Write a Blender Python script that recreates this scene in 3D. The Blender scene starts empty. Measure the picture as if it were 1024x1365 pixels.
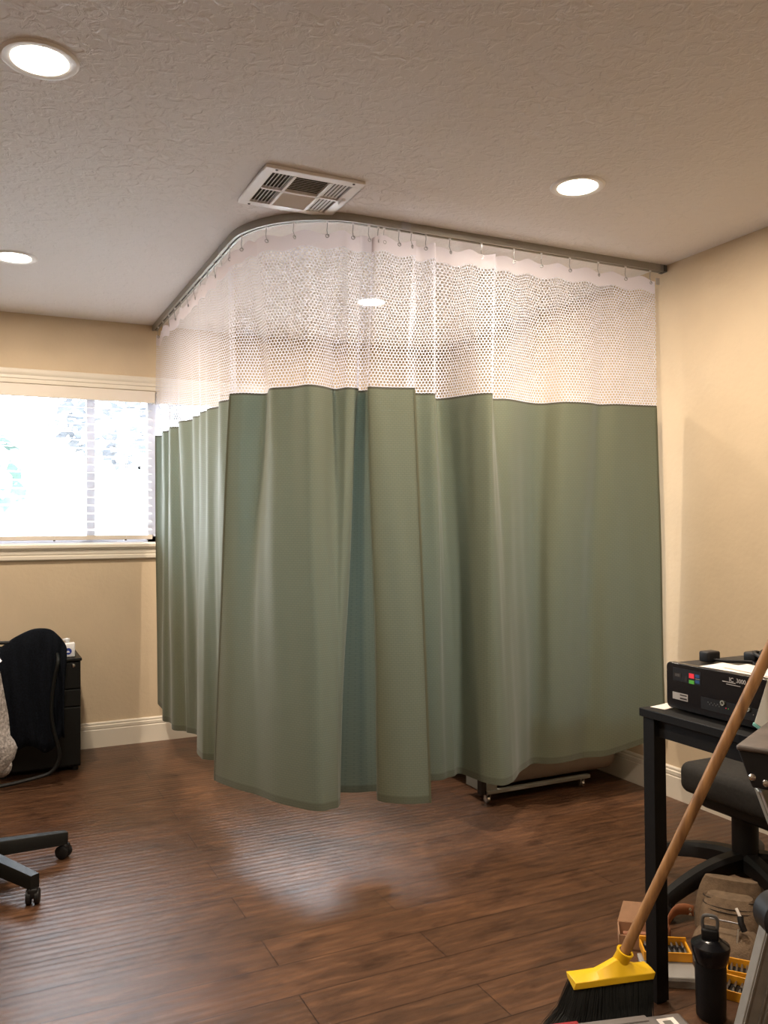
import bpy, bmesh, math, random
from mathutils import Vector, Matrix
random.seed(7)
S = bpy.context.scene
C = S.collection
R = math.radians
PI = math.pi
# ------------------------------------------------------------------ camera
F_PX, YAW, PITCH, ROLL, EYE = 1125.65, 0.447306, 0.017824, -0.006879, 1.2413
cd = bpy.data.cameras.new('camera'); cam = bpy.data.objects.new('camera', cd); C.objects.link(cam)
fw = Vector((math.sin(YAW)*math.cos(PITCH), math.cos(YAW)*math.cos(PITCH), math.sin(PITCH)))
rt = Vector((math.cos(YAW), -math.sin(YAW), 0)); up = rt.cross(fw)
c_, s_ = math.cos(ROLL), math.sin(ROLL)
r2 = rt*c_ + up*s_; u2 = up*c_ - rt*s_
M4 = Matrix((r2, u2, -fw)).transposed().to_4x4(); M4.translation = Vector((0, 0, EYE))
cam.matrix_world = M4
cd.sensor_fit = 'VERTICAL'; cd.sensor_height = 36.0; cd.lens = 36.0*F_PX/1365.0
cd.clip_start = 0.05; cd.clip_end = 200
S.camera = cam
# ------------------------------------------------------------------ world, daylight, exposure
S.view_settings.view_transform = 'Standard'; S.view_settings.look = 'None'
S.view_settings.gamma = 1; S.view_settings.use_curve_mapping = False
S.view_settings.exposure = 0.35
W = bpy.data.worlds.new('daylight'); S.world = W; W.use_nodes = True
wn = W.node_tree.nodes; bg = wn['Background']
bg.inputs[0].default_value = (0.80, 0.90, 1.0, 1); bg.inputs[1].default_value = 19.0
LAMP_W = 23.0
LAMP_COL = (1.0, 0.84, 0.67)
WX0, WX1, WXM, WZ0, WZ1 = -0.95, 2.35, 0.93, 1.155, 2.045      # window opening
XR, YB, HC = 2.861, 5.066, 2.44
XL, YF = -2.6, -1.9
for (a, b) in ((WX0, WXM), (WXM, WX1)):
    L = bpy.data.lights.new('window_portal', 'AREA'); L.shape = 'RECTANGLE'; L.size = b-a; L.size_y = WZ1-WZ0
    L.cycles.is_portal = True
    o = bpy.data.objects.new('window_portal', L); C.objects.link(o)
    o.location = ((a+b)/2, YB+0.16, (WZ0+WZ1)/2); o.rotation_euler = (R(-90), 0, 0)
# ------------------------------------------------------------------ materials
def mat(name, col, rough=0.6, metal=0.0, spec=0.5, noise=0, nscale=40, bump=0, bscale=80, trans=0, coat=0, emit=None, estr=0, alpha=1):
    m = bpy.data.materials.new(name); m.use_nodes = True
    nt = m.node_tree; b = nt.nodes['Principled BSDF']
    b.inputs['Base Color'].default_value = (*col, 1); b.inputs['Roughness'].default_value = rough
    b.inputs['Metallic'].default_value = metal; b.inputs['Specular IOR Level'].default_value = spec
    b.inputs['Coat Weight'].default_value = coat
    if trans: b.inputs['Transmission Weight'].default_value = trans
    if alpha < 1: b.inputs['Alpha'].default_value = alpha
    if emit: b.inputs['Emission Color'].default_value = (*emit, 1); b.inputs['Emission Strength'].default_value = estr
    tc = nt.nodes.new('ShaderNodeTexCoord')
    if noise:
        n = nt.nodes.new('ShaderNodeTexNoise'); n.inputs['Scale'].default_value = nscale; n.inputs['Detail'].default_value = 5
        nt.links.new(tc.outputs['Object'], n.inputs['Vector'])
        r = nt.nodes.new('ShaderNodeValToRGB')
        r.color_ramp.elements[0].position = 0.3; r.color_ramp.elements[1].position = 0.7
        r.color_ramp.elements[0].color = (*[c*(1-noise) for c in col], 1)
        r.color_ramp.elements[1].color = (*[min(1, c*(1+noise)) for c in col], 1)
        nt.links.new(n.outputs['Fac'], r.inputs['Fac']); nt.links.new(r.outputs['Color'], b.inputs['Base Color'])
    if bump:
        n = nt.nodes.new('ShaderNodeTexNoise'); n.inputs['Scale'].default_value = bscale; n.inputs['Detail'].default_value = 3
        nt.links.new(tc.outputs['Object'], n.inputs['Vector'])
        bp = nt.nodes.new('ShaderNodeBump'); bp.inputs['Strength'].default_value = bump; bp.inputs['Distance'].default_value = 0.004
        nt.links.new(n.outputs['Fac'], bp.inputs['Height']); nt.links.new(bp.outputs['Normal'], b.inputs['Normal'])
    return m
M = {}
M['wall'] = mat('beige_wall_paint', (0.62, 0.50, 0.35), 0.75, spec=0.3, noise=0.03, nscale=6, bump=0.25, bscale=45)
M['trim'] = mat('cream_trim_paint', (0.74, 0.68, 0.58), 0.45)
M['white'] = mat('white_enamel', (0.90, 0.90, 0.92), 0.35)
M['blind'] = mat('white_blind_slat', (0.85, 0.85, 0.86), 0.4)
M['valance'] = mat('cream_valance', (0.70, 0.63, 0.55), 0.5)
M['vinyl'] = mat('white_window_vinyl', (0.72, 0.72, 0.80), 0.4)
M['black'] = mat('black_plastic', (0.009, 0.009, 0.010), 0.5, spec=0.35, noise=0.2, nscale=30)
M['blackgloss'] = mat('black_gloss', (0.008, 0.008, 0.01), 0.22)
M['blackwood'] = mat('black_stained_wood', (0.004, 0.0038, 0.0038), 0.6, spec=0.25, noise=0.3, nscale=12, bump=0.1)
M['blackmetal'] = mat('black_painted_metal', (0.006, 0.007, 0.007), 0.45, spec=0.3)
M['fabricblk'] = mat('black_knit', (0.005, 0.0065, 0.010), 0.95, spec=0.1, noise=0.4, nscale=120, bump=0.4, bscale=300)
M['heather'] = mat('grey_heather_fabric', (0.27, 0.25, 0.24), 0.95, spec=0.1, noise=0.5, nscale=110, bump=0.8, bscale=140)
M['greyplastic'] = mat('grey_plastic', (0.10, 0.10, 0.10), 0.5)
M['darkseat'] = mat('dark_grey_fabric', (0.022, 0.021, 0.020), 0.85, noise=0.2, nscale=90, bump=0.2)
M['chrome'] = mat('chrome', (0.7, 0.7, 0.7), 0.2, metal=1)
M['alu'] = mat('brushed_aluminium', (0.36, 0.38, 0.34), 0.40, metal=0.3, noise=0.1, nscale=60)
M['track'] = mat('anodised_track', (0.34, 0.33, 0.30), 0.45, metal=0.5)
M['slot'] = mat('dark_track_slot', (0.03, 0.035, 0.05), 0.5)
M['ladcap'] = mat('worn_brown_grey_plastic', (0.075, 0.060, 0.052), 0.5, noise=0.35, nscale=22)
M['rail'] = mat('grey_ladder_rail', (0.22, 0.21, 0.19), 0.55, noise=0.12, nscale=25)
M['yellow'] = mat('yellow_plastic', (0.82, 0.50, 0.01), 0.4)
M['orange'] = mat('tool_yellow', (0.80, 0.36, 0.015), 0.45)
M['leather'] = mat('tan_leather', (0.30, 0.11, 0.045), 0.6, noise=0.2, nscale=25)
M['canvas'] = mat('khaki_canvas', (0.17, 0.115, 0.07), 0.9, noise=0.22, nscale=50, bump=0.5, bscale=200)
M['stitch'] = mat('dark_stitching', (0.02, 0.014, 0.01), 0.9)
M['paper'] = mat('white_paper', (0.82, 0.76, 0.70), 0.7)
M['card'] = mat('cardboard', (0.42, 0.24, 0.14), 0.85, noise=0.12, nscale=30)
M['cream'] = mat('cream_plastic', (0.75, 0.70, 0.58), 0.4)
M['mint'] = mat('mint_plastic', (0.20, 0.50, 0.42), 0.4)
M['clear'] = mat('clear_plastic', (0.55, 0.53, 0.50), 0.25, alpha=0.55)
M['steel'] = mat('tool_steel', (0.35, 0.35, 0.36), 0.3, metal=0.9)
M['bristle'] = mat('grey_bristles', (0.035, 0.038, 0.036), 0.8)
M['red'] = mat('red_key', (0.75, 0.03, 0.05), 0.4, emit=(1, 0.05, 0.08), estr=0.2)
M['green'] = mat('green_key', (0.10, 0.45, 0.06), 0.4, emit=(0.15, 0.8, 0.1), estr=0.05)
M['bluekey'] = mat('blue_key', (0.02, 0.08, 0.25), 0.4)
M['blue'] = mat('blue_label', (0.015, 0.05, 0.33), 0.5)
M['redp'] = mat('red_plastic', (0.30, 0.02, 0.03), 0.5)
M['boxlid'] = mat('smoky_grey_lid', (0.17, 0.155, 0.15), 0.35)
M['lcd'] = mat('dark_display', (0.05, 0.045, 0.045), 0.25)
M['lettering'] = mat('grey_lettering', (0.42, 0.40, 0.38), 0.6)
M['vinylbed'] = mat('taupe_vinyl', (0.30, 0.235, 0.185), 0.55, noise=0.05, nscale=12)
M['bedframe'] = mat('pale_bed_frame', (0.30, 0.29, 0.26), 0.4)
M['bulb'] = mat('lit_bulb', (1, 1, 1), 0.5, emit=(1.0, 0.86, 0.66), estr=28)
M['soil'] = mat('pale_patio_concrete', (0.55, 0.52, 0.48), 0.9, noise=0.1, nscale=3)
M['stucco'] = mat('white_stucco', (0.80, 0.79, 0.77), 0.9, noise=0.05, nscale=5)
M['leafA'] = mat('tree_leaf_green', (0.055, 0.095, 0.08), 0.7, noise=0.4, nscale=3)
M['leafB'] = mat('tree_leaf_grey', (0.06, 0.065, 0.075), 0.7, noise=0.4, nscale=3)
M['bark'] = mat('bark', (0.35, 0.30, 0.27), 0.9, noise=0.3, nscale=10)
M['rooftile'] = mat('roof_tile', (0.35, 0.22, 0.17), 0.9, noise=0.2, nscale=8)

def ceiling_mat():
    m = bpy.data.materials.new('knockdown_ceiling'); m.use_nodes = True; nt = m.node_tree; b = nt.nodes['Principled BSDF']
    b.inputs['Base Color'].default_value = (0.80, 0.77, 0.77, 1); b.inputs['Roughness'].default_value = 0.62
    b.inputs['Specular IOR Level'].default_value = 0.35
    tc = nt.nodes.new('ShaderNodeTexCoord')
    n1 = nt.nodes.new('ShaderNodeTexNoise'); n1.inputs['Scale'].default_value = 30; n1.inputs['Detail'].default_value = 5; n1.inputs['Distortion'].default_value = 0.8
    n2 = nt.nodes.new('ShaderNodeTexNoise'); n2.inputs['Scale'].default_value = 110; n2.inputs['Detail'].default_value = 2
    r = nt.nodes.new('ShaderNodeValToRGB'); r.color_ramp.elements[0].position = 0.45; r.color_ramp.elements[1].position = 0.62
    mx = nt.nodes.new('ShaderNodeMath'); mx.operation = 'MULTIPLY_ADD'; mx.inputs[1].default_value = 0.35
    nt.links.new(tc.outputs['Object'], n1.inputs['Vector']); nt.links.new(tc.outputs['Object'], n2.inputs['Vector'])
    nt.links.new(n1.outputs['Fac'], r.inputs['Fac']); nt.links.new(n2.outputs['Fac'], mx.inputs[0]); nt.links.new(r.outputs['Color'], mx.inputs[2])
    bp = nt.nodes.new('ShaderNodeBump'); bp.inputs['Strength'].default_value = 0.8; bp.inputs['Distance'].default_value = 0.0022
    nt.links.new(mx.outputs[0], bp.inputs['Height']); nt.links.new(bp.outputs['Normal'], b.inputs['Normal'])
    return m
M['ceiling'] = ceiling_mat()

def floor_mat():
    m = bpy.data.materials.new('dark_hand_scraped_laminate'); m.use_nodes = True; nt = m.node_tree; b = nt.nodes['Principled BSDF']
    N, Lk = nt.nodes, nt.links
    tc = N.new('ShaderNodeTexCoord')
    br = N.new('ShaderNodeTexBrick'); br.inputs['Scale'].default_value = 1; br.inputs['Brick Width'].default_value = 1.22
    br.inputs['Row Height'].default_value = 0.165; br.inputs['Mortar Size'].default_value = 0.0016; br.inputs['Mortar Smooth'].default_value = 0.1
    br.offset = 0.37; br.inputs['Color1'].default_value = (0.9, 0.9, 0.9, 1); br.inputs['Color2'].default_value = (1.12, 1.08, 1.05, 1); br.inputs['Mortar'].default_value = (0.25, 0.2, 0.2, 1)
    Lk.new(tc.outputs['Object'], br.inputs['Vector'])
    mp = N.new('ShaderNodeMapping'); mp.inputs['Scale'].default_value = (1.3, 9.0, 1); Lk.new(tc.outputs['Object'], mp.inputs['Vector'])
    n1 = N.new('ShaderNodeTexNoise'); n1.inputs['Scale'].default_value = 3.6; n1.inputs['Detail'].default_value = 12; n1.inputs['Roughness'].default_value = 0.74; n1.inputs['Distortion'].default_value = 0.35
    Lk.new(mp.outputs[0], n1.inputs['Vector'])
    r = N.new('ShaderNodeValToRGB'); e = r.color_ramp.elements
    e[0].position = 0.25; e[0].color = (0.042, 0.022, 0.013, 1); e[1].position = 0.78; e[1].color = (0.200, 0.098, 0.048, 1)
    x = e.new(0.5); x.color = (0.092, 0.045, 0.024, 1)
    Lk.new(n1.outputs['Fac'], r.inputs['Fac'])
    # knots: sparse dark patches
    mp2 = N.new('ShaderNodeMapping'); mp2.inputs['Scale'].default_value = (1.0, 1.7, 1); Lk.new(tc.outputs['Object'], mp2.inputs['Vector'])
    n2 = N.new('ShaderNodeTexNoise'); n2.inputs['Scale'].default_value = 6.5; n2.inputs['Detail'].default_value = 8; n2.inputs['Roughness'].default_value = 0.65
    Lk.new(mp2.outputs[0], n2.inputs['Vector'])
    r2 = N.new('ShaderNodeValToRGB'); r2.color_ramp.elements[0].position = 0.30; r2.color_ramp.elements[1].position = 0.48
    r2.color_ramp.elements[0].color = (0.45, 0.42, 0.42, 1); r2.color_ramp.elements[1].color = (1, 1, 1, 1)
    Lk.new(n2.outputs['Fac'], r2.inputs['Fac'])
    m1 = N.new('ShaderNodeMix'); m1.data_type = 'RGBA'; m1.blend_type = 'MULTIPLY'; m1.inputs['Factor'].default_value = 1
    Lk.new(r.outputs['Color'], m1.inputs['A']); Lk.new(r2.outputs['Color'], m1.inputs['B'])
    m2 = N.new('ShaderNodeMix'); m2.data_type = 'RGBA'; m2.blend_type = 'MULTIPLY'; m2.inputs['Factor'].default_value = 1
    Lk.new(m1.outputs['Result'], m2.inputs['A']); Lk.new(br.outputs['Color'], m2.inputs['B'])
    Lk.new(m2.outputs['Result'], b.inputs['Base Color'])
    # scraped ribs parallel to the boards
    mp3 = N.new('ShaderNodeMapping'); mp3.inputs['Scale'].default_value = (0.25, 1, 1); Lk.new(tc.outputs['Object'], mp3.inputs['Vector'])
    wv = N.new('ShaderNodeTexWave'); wv.bands_direction = 'Y'; wv.inputs['Scale'].default_value = 9.5; wv.inputs['Distortion'].default_value = 2.2; wv.inputs['Detail'].default_value = 2
    wv.inputs['Detail Scale'].default_value = 0.8
    Lk.new(mp3.outputs[0], wv.inputs['Vector'])
    sub = N.new('ShaderNodeMath'); sub.operation = 'MULTIPLY'; Lk.new(wv.outputs['Fac'], sub.inputs[0]); n3 = N.new('ShaderNodeTexNoise'); n3.inputs['Scale'].default_value = 2.2; Lk.new(tc.outputs['Object'], n3.inputs['Vector']); Lk.new(n3.outputs['Fac'], sub.inputs[1])
    ad = N.new('ShaderNodeMath'); ad.operation = 'MULTIPLY_ADD'; Lk.new(n1.outputs['Fac'], ad.inputs[0]); ad.inputs[1].default_value = 0.9; Lk.new(sub.outputs[0], ad.inputs[2])
    bw = N.new('ShaderNodeMath'); bw.operation = 'MULTIPLY_ADD'; Lk.new(br.outputs['Fac'], bw.inputs[0]); bw.inputs[1].default_value = -2; Lk.new(ad.outputs[0], bw.inputs[2])
    bp = N.new('ShaderNodeBump'); bp.inputs['Strength'].default_value = 0.6; bp.inputs['Distance'].default_value = 0.0024
    Lk.new(bw.outputs[0], bp.inputs['Height']); Lk.new(bp.outputs['Normal'], b.inputs['Normal'])
    b.inputs['Roughness'].default_value = 0.36; b.inputs['Specular IOR Level'].default_value = 0.36
    return m
M['floor'] = floor_mat()

def fabric_mat(name, col, tcol, pattern=True):
    m = bpy.data.materials.new(name); m.use_nodes = True; nt = m.node_tree; N, Lk = nt.nodes, nt.links
    N.remove(N['Principled BSDF']); out = N['Material Output']
    uv = N.new('ShaderNodeUVMap'); uv.uv_map = 'UVMap'
    pb = N.new('ShaderNodeBsdfPrincipled'); pb.inputs['Roughness'].default_value = 0.62; pb.inputs['Specular IOR Level'].default_value = 0.3
    pb.inputs['Sheen Weight'].default_value = 0.25; pb.inputs['Sheen Roughness'].default_value = 0.5
    pb.inputs['Base Color'].default_value = (*col, 1)
    br = N.new('ShaderNodeTexBrick'); br.inputs['Scale'].default_value = 1; br.inputs['Brick Width'].default_value = 0.016; br.inputs['Row Height'].default_value = 0.0085
    br.inputs['Mortar Size'].default_value = 0.0016; br.inputs['Mortar Smooth'].default_value = 0.6
    br.inputs['Color1'].default_value = (*col, 1); br.inputs['Color2'].default_value = (*[c*1.03 for c in col], 1); br.inputs['Mortar'].default_value = (*[c*0.84 for c in col], 1)
    Lk.new(uv.outputs[0], br.inputs['Vector']); Lk.new(br.outputs['Color'], pb.inputs['Base Color'])
    bp = N.new('ShaderNodeBump'); bp.inputs['Strength'].default_value = 0.25; bp.inputs['Distance'].default_value = 0.001; bp.invert = True
    Lk.new(br.outputs['Fac'], bp.inputs['Height']); Lk.new(bp.outputs['Normal'], pb.inputs['Normal'])
    tr = N.new('ShaderNodeBsdfTranslucent'); tr.inputs['Color'].default_value = (*tcol, 1)
    mx = N.new('ShaderNodeMixShader'); mx.inputs[0].default_value = 0.25
    Lk.new(pb.outputs[0], mx.inputs[1]); Lk.new(tr.outputs[0], mx.inputs[2]); Lk.new(mx.outputs[0], out.inputs['Surface'])
    return m
M['sage'] = fabric_mat('sage_green_curtain', (0.158, 0.163, 0.101), (0.11, 0.175, 0.16))
M['hem'] = fabric_mat('sage_green_hem', (0.118, 0.123, 0.078), (0.08, 0.11, 0.09))
M['seam'] = fabric_mat('dark_seam_edge', (0.085, 0.085, 0.058), (0.03, 0.035, 0.03))

def net_mat():
    m = bpy.data.materials.new('white_hexagonal_net'); m.use_nodes = True; nt = m.node_tree; N, Lk = nt.nodes, nt.links
    N.remove(N['Principled BSDF']); out = N['Material Output']
    uv = N.new('ShaderNodeUVMap'); uv.uv_map = 'UVMap'
    def mth(op, a, b=None, v=None):
        n = N.new('ShaderNodeMath'); n.operation = op
        for i, q in enumerate((a, b)):
            if q is None: continue
            if isinstance(q, (int, float)): n.inputs[i].default_value = q
            else: Lk.new(q, n.inputs[i])
        return n.outputs[0]
    sp = N.new('ShaderNodeSeparateXYZ'); Lk.new(uv.outputs[0], sp.inputs[0])
    PU, PV = 0.0135, 0.0115
    # round holes on a staggered lattice = hexagonal net
    def dist(ou, ov):
        fu = mth('SUBTRACT', mth('FRACT', mth('ADD', mth('DIVIDE', sp.outputs[0], PU), ou)), 0.5)
        fv = mth('SUBTRACT', mth('FRACT', mth('ADD', mth('DIVIDE', sp.outputs[1], PV*2), ov)), 0.5)
        a = mth('MULTIPLY', fu, PU); b_ = mth('MULTIPLY', fv, PV*2)
        return mth('SQRT', mth('ADD', mth('MULTIPLY', a, a), mth('MULTIPLY', b_, b_)))
    d = mth('MINIMUM', dist(0, 0), dist(0.5, 0.5))
    hole = mth('LESS_THAN', d, 0.0050)
    df = N.new('ShaderNodeBsdfDiffuse'); df.inputs['Color'].default_value = (0.75, 0.755, 0.84, 1)
    tl = N.new('ShaderNodeBsdfTranslucent'); tl.inputs['Color'].default_value = (0.75, 0.76, 0.87, 1)
    m1 = N.new('ShaderNodeMixShader'); m1.inputs[0].default_value = 0.5; Lk.new(df.outputs[0], m1.inputs[1]); Lk.new(tl.outputs[0], m1.inputs[2])
    tp = N.new('ShaderNodeBsdfTransparent')
    m2 = N.new('ShaderNodeMixShader'); Lk.new(hole, m2.inputs[0]); Lk.new(m1.outputs[0], m2.inputs[1]); Lk.new(tp.outputs[0], m2.inputs[2])
    Lk.new(m2.outputs[0], out.inputs['Surface'])
    return m
M['net'] = net_mat()
def tape_mat():
    m = bpy.data.materials.new('white_header_tape'); m.use_nodes = True; nt = m.node_tree; N, Lk = nt.nodes, nt.links
    N.remove(N['Principled BSDF']); out = N['Material Output']
    df = N.new('ShaderNodeBsdfDiffuse'); df.inputs['Color'].default_value = (0.76, 0.72, 0.77, 1)
    tl = N.new('ShaderNodeBsdfTranslucent'); tl.inputs['Color'].default_value = (0.74, 0.70, 0.76, 1)
    m1 = N.new('ShaderNodeMixShader'); m1.inputs[0].default_value = 0.5; Lk.new(df.outputs[0], m1.inputs[1]); Lk.new(tl.outputs[0], m1.inputs[2])
    Lk.new(m1.outputs[0], out.inputs['Surface']); return m
M['tape'] = tape_mat()
def glass_mat():
    m = bpy.data.materials.new('window_glass'); m.use_nodes = True; nt = m.node_tree; N, Lk = nt.nodes, nt.links
    N.remove(N['Principled BSDF']); out = N['Material Output']
    tp = N.new('ShaderNodeBsdfTransparent'); gl = N.new('ShaderNodeBsdfGlossy'); gl.inputs['Roughness'].default_value = 0.02
    fr = N.new('ShaderNodeFresnel'); fr.inputs[0].default_value = 1.4
    mx = N.new('ShaderNodeMixShader'); Lk.new(fr.outputs[0], mx.inputs[0]); Lk.new(tp.outputs[0], mx.inputs[1]); Lk.new(gl.outputs[0], mx.inputs[2])
    Lk.new(mx.outputs[0], out.inputs['Surface']); return m
M['glass'] = glass_mat()
def wood_mat():
    m = bpy.data.materials.new('worn_wood_handle'); m.use_nodes = True; nt = m.node_tree; N, Lk = nt.nodes, nt.links; b = N['Principled BSDF']
    tc = N.new('ShaderNodeTexCoord'); mp = N.new('ShaderNodeMapping'); mp.inputs['Scale'].default_value = (60, 60, 6); Lk.new(tc.outputs['Object'], mp.inputs[0])
    n = N.new('ShaderNodeTexNoise'); n.inputs['Scale'].default_value = 1; n.inputs['Detail'].default_value = 6; Lk.new(mp.outputs[0], n.inputs['Vector'])
    r = N.new('ShaderNodeValToRGB'); r.color_ramp.elements[0].position = 0.3; r.color_ramp.elements[0].color = (0.20, 0.095, 0.035, 1)
    r.color_ramp.elements[1].position = 0.6; r.color_ramp.elements[1].color = (0.42, 0.22, 0.085, 1)
    Lk.new(n.outputs['Fac'], r.inputs['Fac']); Lk.new(r.outputs['Color'], b.inputs['Base Color']); b.inputs['Roughness'].default_value = 0.5
    return m
M['handle'] = wood_mat()
# ------------------------------------------------------------------ mesh helpers
class MB:
    def __init__(s): s.v = []; s.f = []; s.uv = {}
    def quad_grid(s, P, closeu=False, closev=False, uv=None):
        nu, nv = len(P), len(P[0]); b = len(s.v)
        for row in P: s.v += [tuple(q) for q in row]
        for i in range(nu - (0 if closeu else 1)):
            for j in range(nv - (0 if closev else 1)):
                i2, j2 = (i+1) % nu, (j+1) % nv
                s.f.append((b+i*nv+j, b+i2*nv+j, b+i2*nv+j2, b+i*nv+j2))
        if uv:
            for i in range(nu):
                for j in range(nv): s.uv[b+i*nv+j] = uv[i][j]
        return s
    def fan(s, ring):
        b = len(s.v); s.v += [tuple(q) for q in ring]; s.f.append(tuple(range(b, b+len(ring)))); return s
    def box(s, x0, x1, y0, y1, z0, z1, T=None):
        P = [Vector(q) for q in ((x0,y0,z0),(x1,y0,z0),(x1,y1,z0),(x0,y1,z0),(x0,y0,z1),(x1,y0,z1),(x1,y1,z1),(x0,y1,z1))]
        if T is not None: P = [T @ q for q in P]
        b = len(s.v); s.v += [tuple(q) for q in P]
        s.f += [tuple(b+i for i in q) for q in ((0,3,2,1),(4,5,6,7),(0,1,5,4),(1,2,6,5),(2,3,7,6),(3,0,4,7))]; return s
    def tube(s, pts, r, n=10, cap=True, closed=False):
        pts = [Vector(p) for p in pts]; rings = []
        rs = r if isinstance(r, (list, tuple)) else [r]*len(pts)
        t0 = (pts[1]-pts[0]).normalized(); a = Vector((0,0,1)) if abs(t0.z) < 0.9 else Vector((1,0,0))
        nrm = (a - t0*a.dot(t0)).normalized()
        for i, p in enumerate(pts):
            if closed: t = (pts[(i+1) % len(pts)] - pts[i-1]).normalized()
            else: t = (pts[min(i+1, len(pts)-1)] - pts[max(i-1, 0)]).normalized()
            nrm = (nrm - t*nrm.dot(t)).normalized(); bn = t.cross(nrm)
            rings.append([p + (nrm*math.cos(2*PI*k/n) + bn*math.sin(2*PI*k/n))*rs[i] for k in range(n)])
        s.quad_grid(rings, closeu=closed, closev=True)
        if cap and not closed: s.fan(rings[0][::-1]); s.fan(rings[-1])
        return s
    def lathe(s, prof, c=(0,0,0), n=24, T=None, cap=False):
        rings = []
        for (r, z) in prof:
            ring = [Vector((c[0]+r*math.cos(2*PI*k/n), c[1]+r*math.sin(2*PI*k/n), c[2]+z)) for k in range(n)]
            if T is not None: ring = [T @ q for q in ring]
            rings.append(ring)
        s.quad_grid(rings, closev=True)
        if cap: s.fan(rings[0][::-1]); s.fan(rings[-1])
        return s
    def prism(s, poly, z0, z1, T=None):
        a = [Vector((x, y, z0)) for x, y in poly]; b_ = [Vector((x, y, z1)) for x, y in poly]
        if T is not None: a = [T @ q for q in a]; b_ = [T @ q for q in b_]
        b = len(s.v); n = len(poly); s.v += [tuple(q) for q in a+b_]
        s.f.append(tuple(range(b+n-1, b-1, -1))); s.f.append(tuple(range(b+n, b+2*n)))
        for i in range(n): j = (i+1) % n; s.f.append((b+i, b+j, b+n+j, b+n+i))
        return s
    def rbox(s, x0, x1, y0, y1, z0, z1, r, T=None, k=3):
        # rounded box as a superellipsoid-like grid
        cx, cy, cz = (x0+x1)/2, (y0+y1)/2, (z0+z1)/2; hx, hy, hz = (x1-x0)/2, (y1-y0)/2, (z1-z0)/2
        r = min(r, hx, hy, hz)
        rows = []
        lats = [-90 + 90*i/k for i in range(k+1)]
        seq = [(l, -1) for l in lats] + [(-l, 1) for l in lats[::-1]]
        for (la, sg) in seq:
            ring = []
            for q, (sx, sy) in enumerate(((1,1),(-1,1),(-1,-1),(1,-1))):
                for i in range(k+1):
                    a = R(90*q + 90*i/k)
                    ring.append(Vector((cx+sx*(hx-r)+r*math.cos(a)*math.cos(R(la)), cy+sy*(hy-r)+r*math.sin(a)*math.cos(R(la)), cz+sg*(hz-r)+r*math.sin(R(la)))))
            if T is not None: ring = [T @ q for q in ring]
            rows.append(ring)
        s.quad_grid(rows, closev=True); s.fan(rows[0][::-1]); s.fan(rows[-1]); return s
def obj(name, mb, m, parent=None, loc=None, smooth=True, bevel=0, solid=0, angle=35):
    me = bpy.data.meshes.new(name)
    off = Vector(loc) if loc is not None else (Vector(parent.location) if parent is not None and parent.type == 'EMPTY' else (parent_off(parent) if parent is not None else Vector((0,0,0))))
    me.from_pydata([tuple(Vector(v)-off) for v in mb.v], [], mb.f)
    if mb.uv:
        ul = me.uv_layers.new(name='UVMap')
        for lp in me.loops: ul.data[lp.index].uv = mb.uv.get(lp.vertex_index, (0, 0))
    bm = bmesh.new(); bm.from_mesh(me); bmesh.ops.remove_doubles(bm, verts=bm.verts, dist=1e-6) if not mb.uv else None
    if not mb.uv: bmesh.ops.recalc_face_normals(bm, faces=bm.faces)
    bm.to_mesh(me); bm.free()
    me.materials.append(M[m] if isinstance(m, str) else m)
    if smooth:
        for p in me.polygons: p.use_smooth = True
        me.set_sharp_from_angle(angle=R(angle))
    o = bpy.data.objects.new(name, me); C.objects.link(o)
    if parent is not None: o.parent = parent
    elif loc is not None: o.location = loc
    if solid:
        md = o.modifiers.new('thickness', 'SOLIDIFY'); md.thickness = solid; md.offset = 0
    if bevel:
        md = o.modifiers.new('bevel', 'BEVEL'); md.width = bevel; md.segments = 2; md.limit_method = 'ANGLE'
    return o
def parent_off(p):
    v = Vector((0,0,0))
    while p is not None: v = v + Vector(p.location); p = p.parent
    return v
def tag(o, label=None, cat=None, group=None, kind=None):
    if label: o['label'] = label
    if cat: o['category'] = cat
    if group: o['group'] = group
    if kind: o['kind'] = kind
    return o
def thing(name, label, cat, loc=(0,0,0), group=None):
    o = bpy.data.objects.new(name, None); C.objects.link(o); o.location = loc; o.empty_display_size = 0.05
    return tag(o, label, cat, group)
def dup(root, loc=None, rotz=0, label=None, group=None):
    def cp(o, par):
        c = o.copy(); C.objects.link(c); c.parent = par
        for ch in list(o.children): cp(ch, c)
        return c
    r = cp(root, None)
    if loc is not None: r.location = loc
    r.rotation_euler = (0, 0, rotz)
    if label: r['label'] = label
    if group: r['group'] = group
    return r
def struct(name, mb, m, parent=None, **k):
    o = obj(name, mb, m, parent, **k)
    if parent is None: o['kind'] = 'structure'
    return o
def catmull(P, n):
    out = []
    for i in range(len(P)-1):
        p0, p1, p2, p3 = P[max(i-1, 0)], P[i], P[i+1], P[min(i+2, len(P)-1)]
        for k in range(n):
            t = k/n
            out.append([0.5*((2*b)+(-a+c)*t+(2*a-5*b+4*c-d)*t*t+(-a+3*b-3*c+d)*t**3) for a, b, c, d in zip(p0, p1, p2, p3)])
    out.append(list(P[-1])); return out
def frame_from(d, upv=Vector((0,0,1)), loc=(0,0,0)):
    z = Vector(d).normalized(); x = upv.cross(z)
    if x.length < 1e-4: x = Vector((1,0,0))
    x.normalize(); y = z.cross(x)
    T = Matrix((x, y, z)).transposed().to_4x4(); T.translation = Vector(loc); return T
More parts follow.
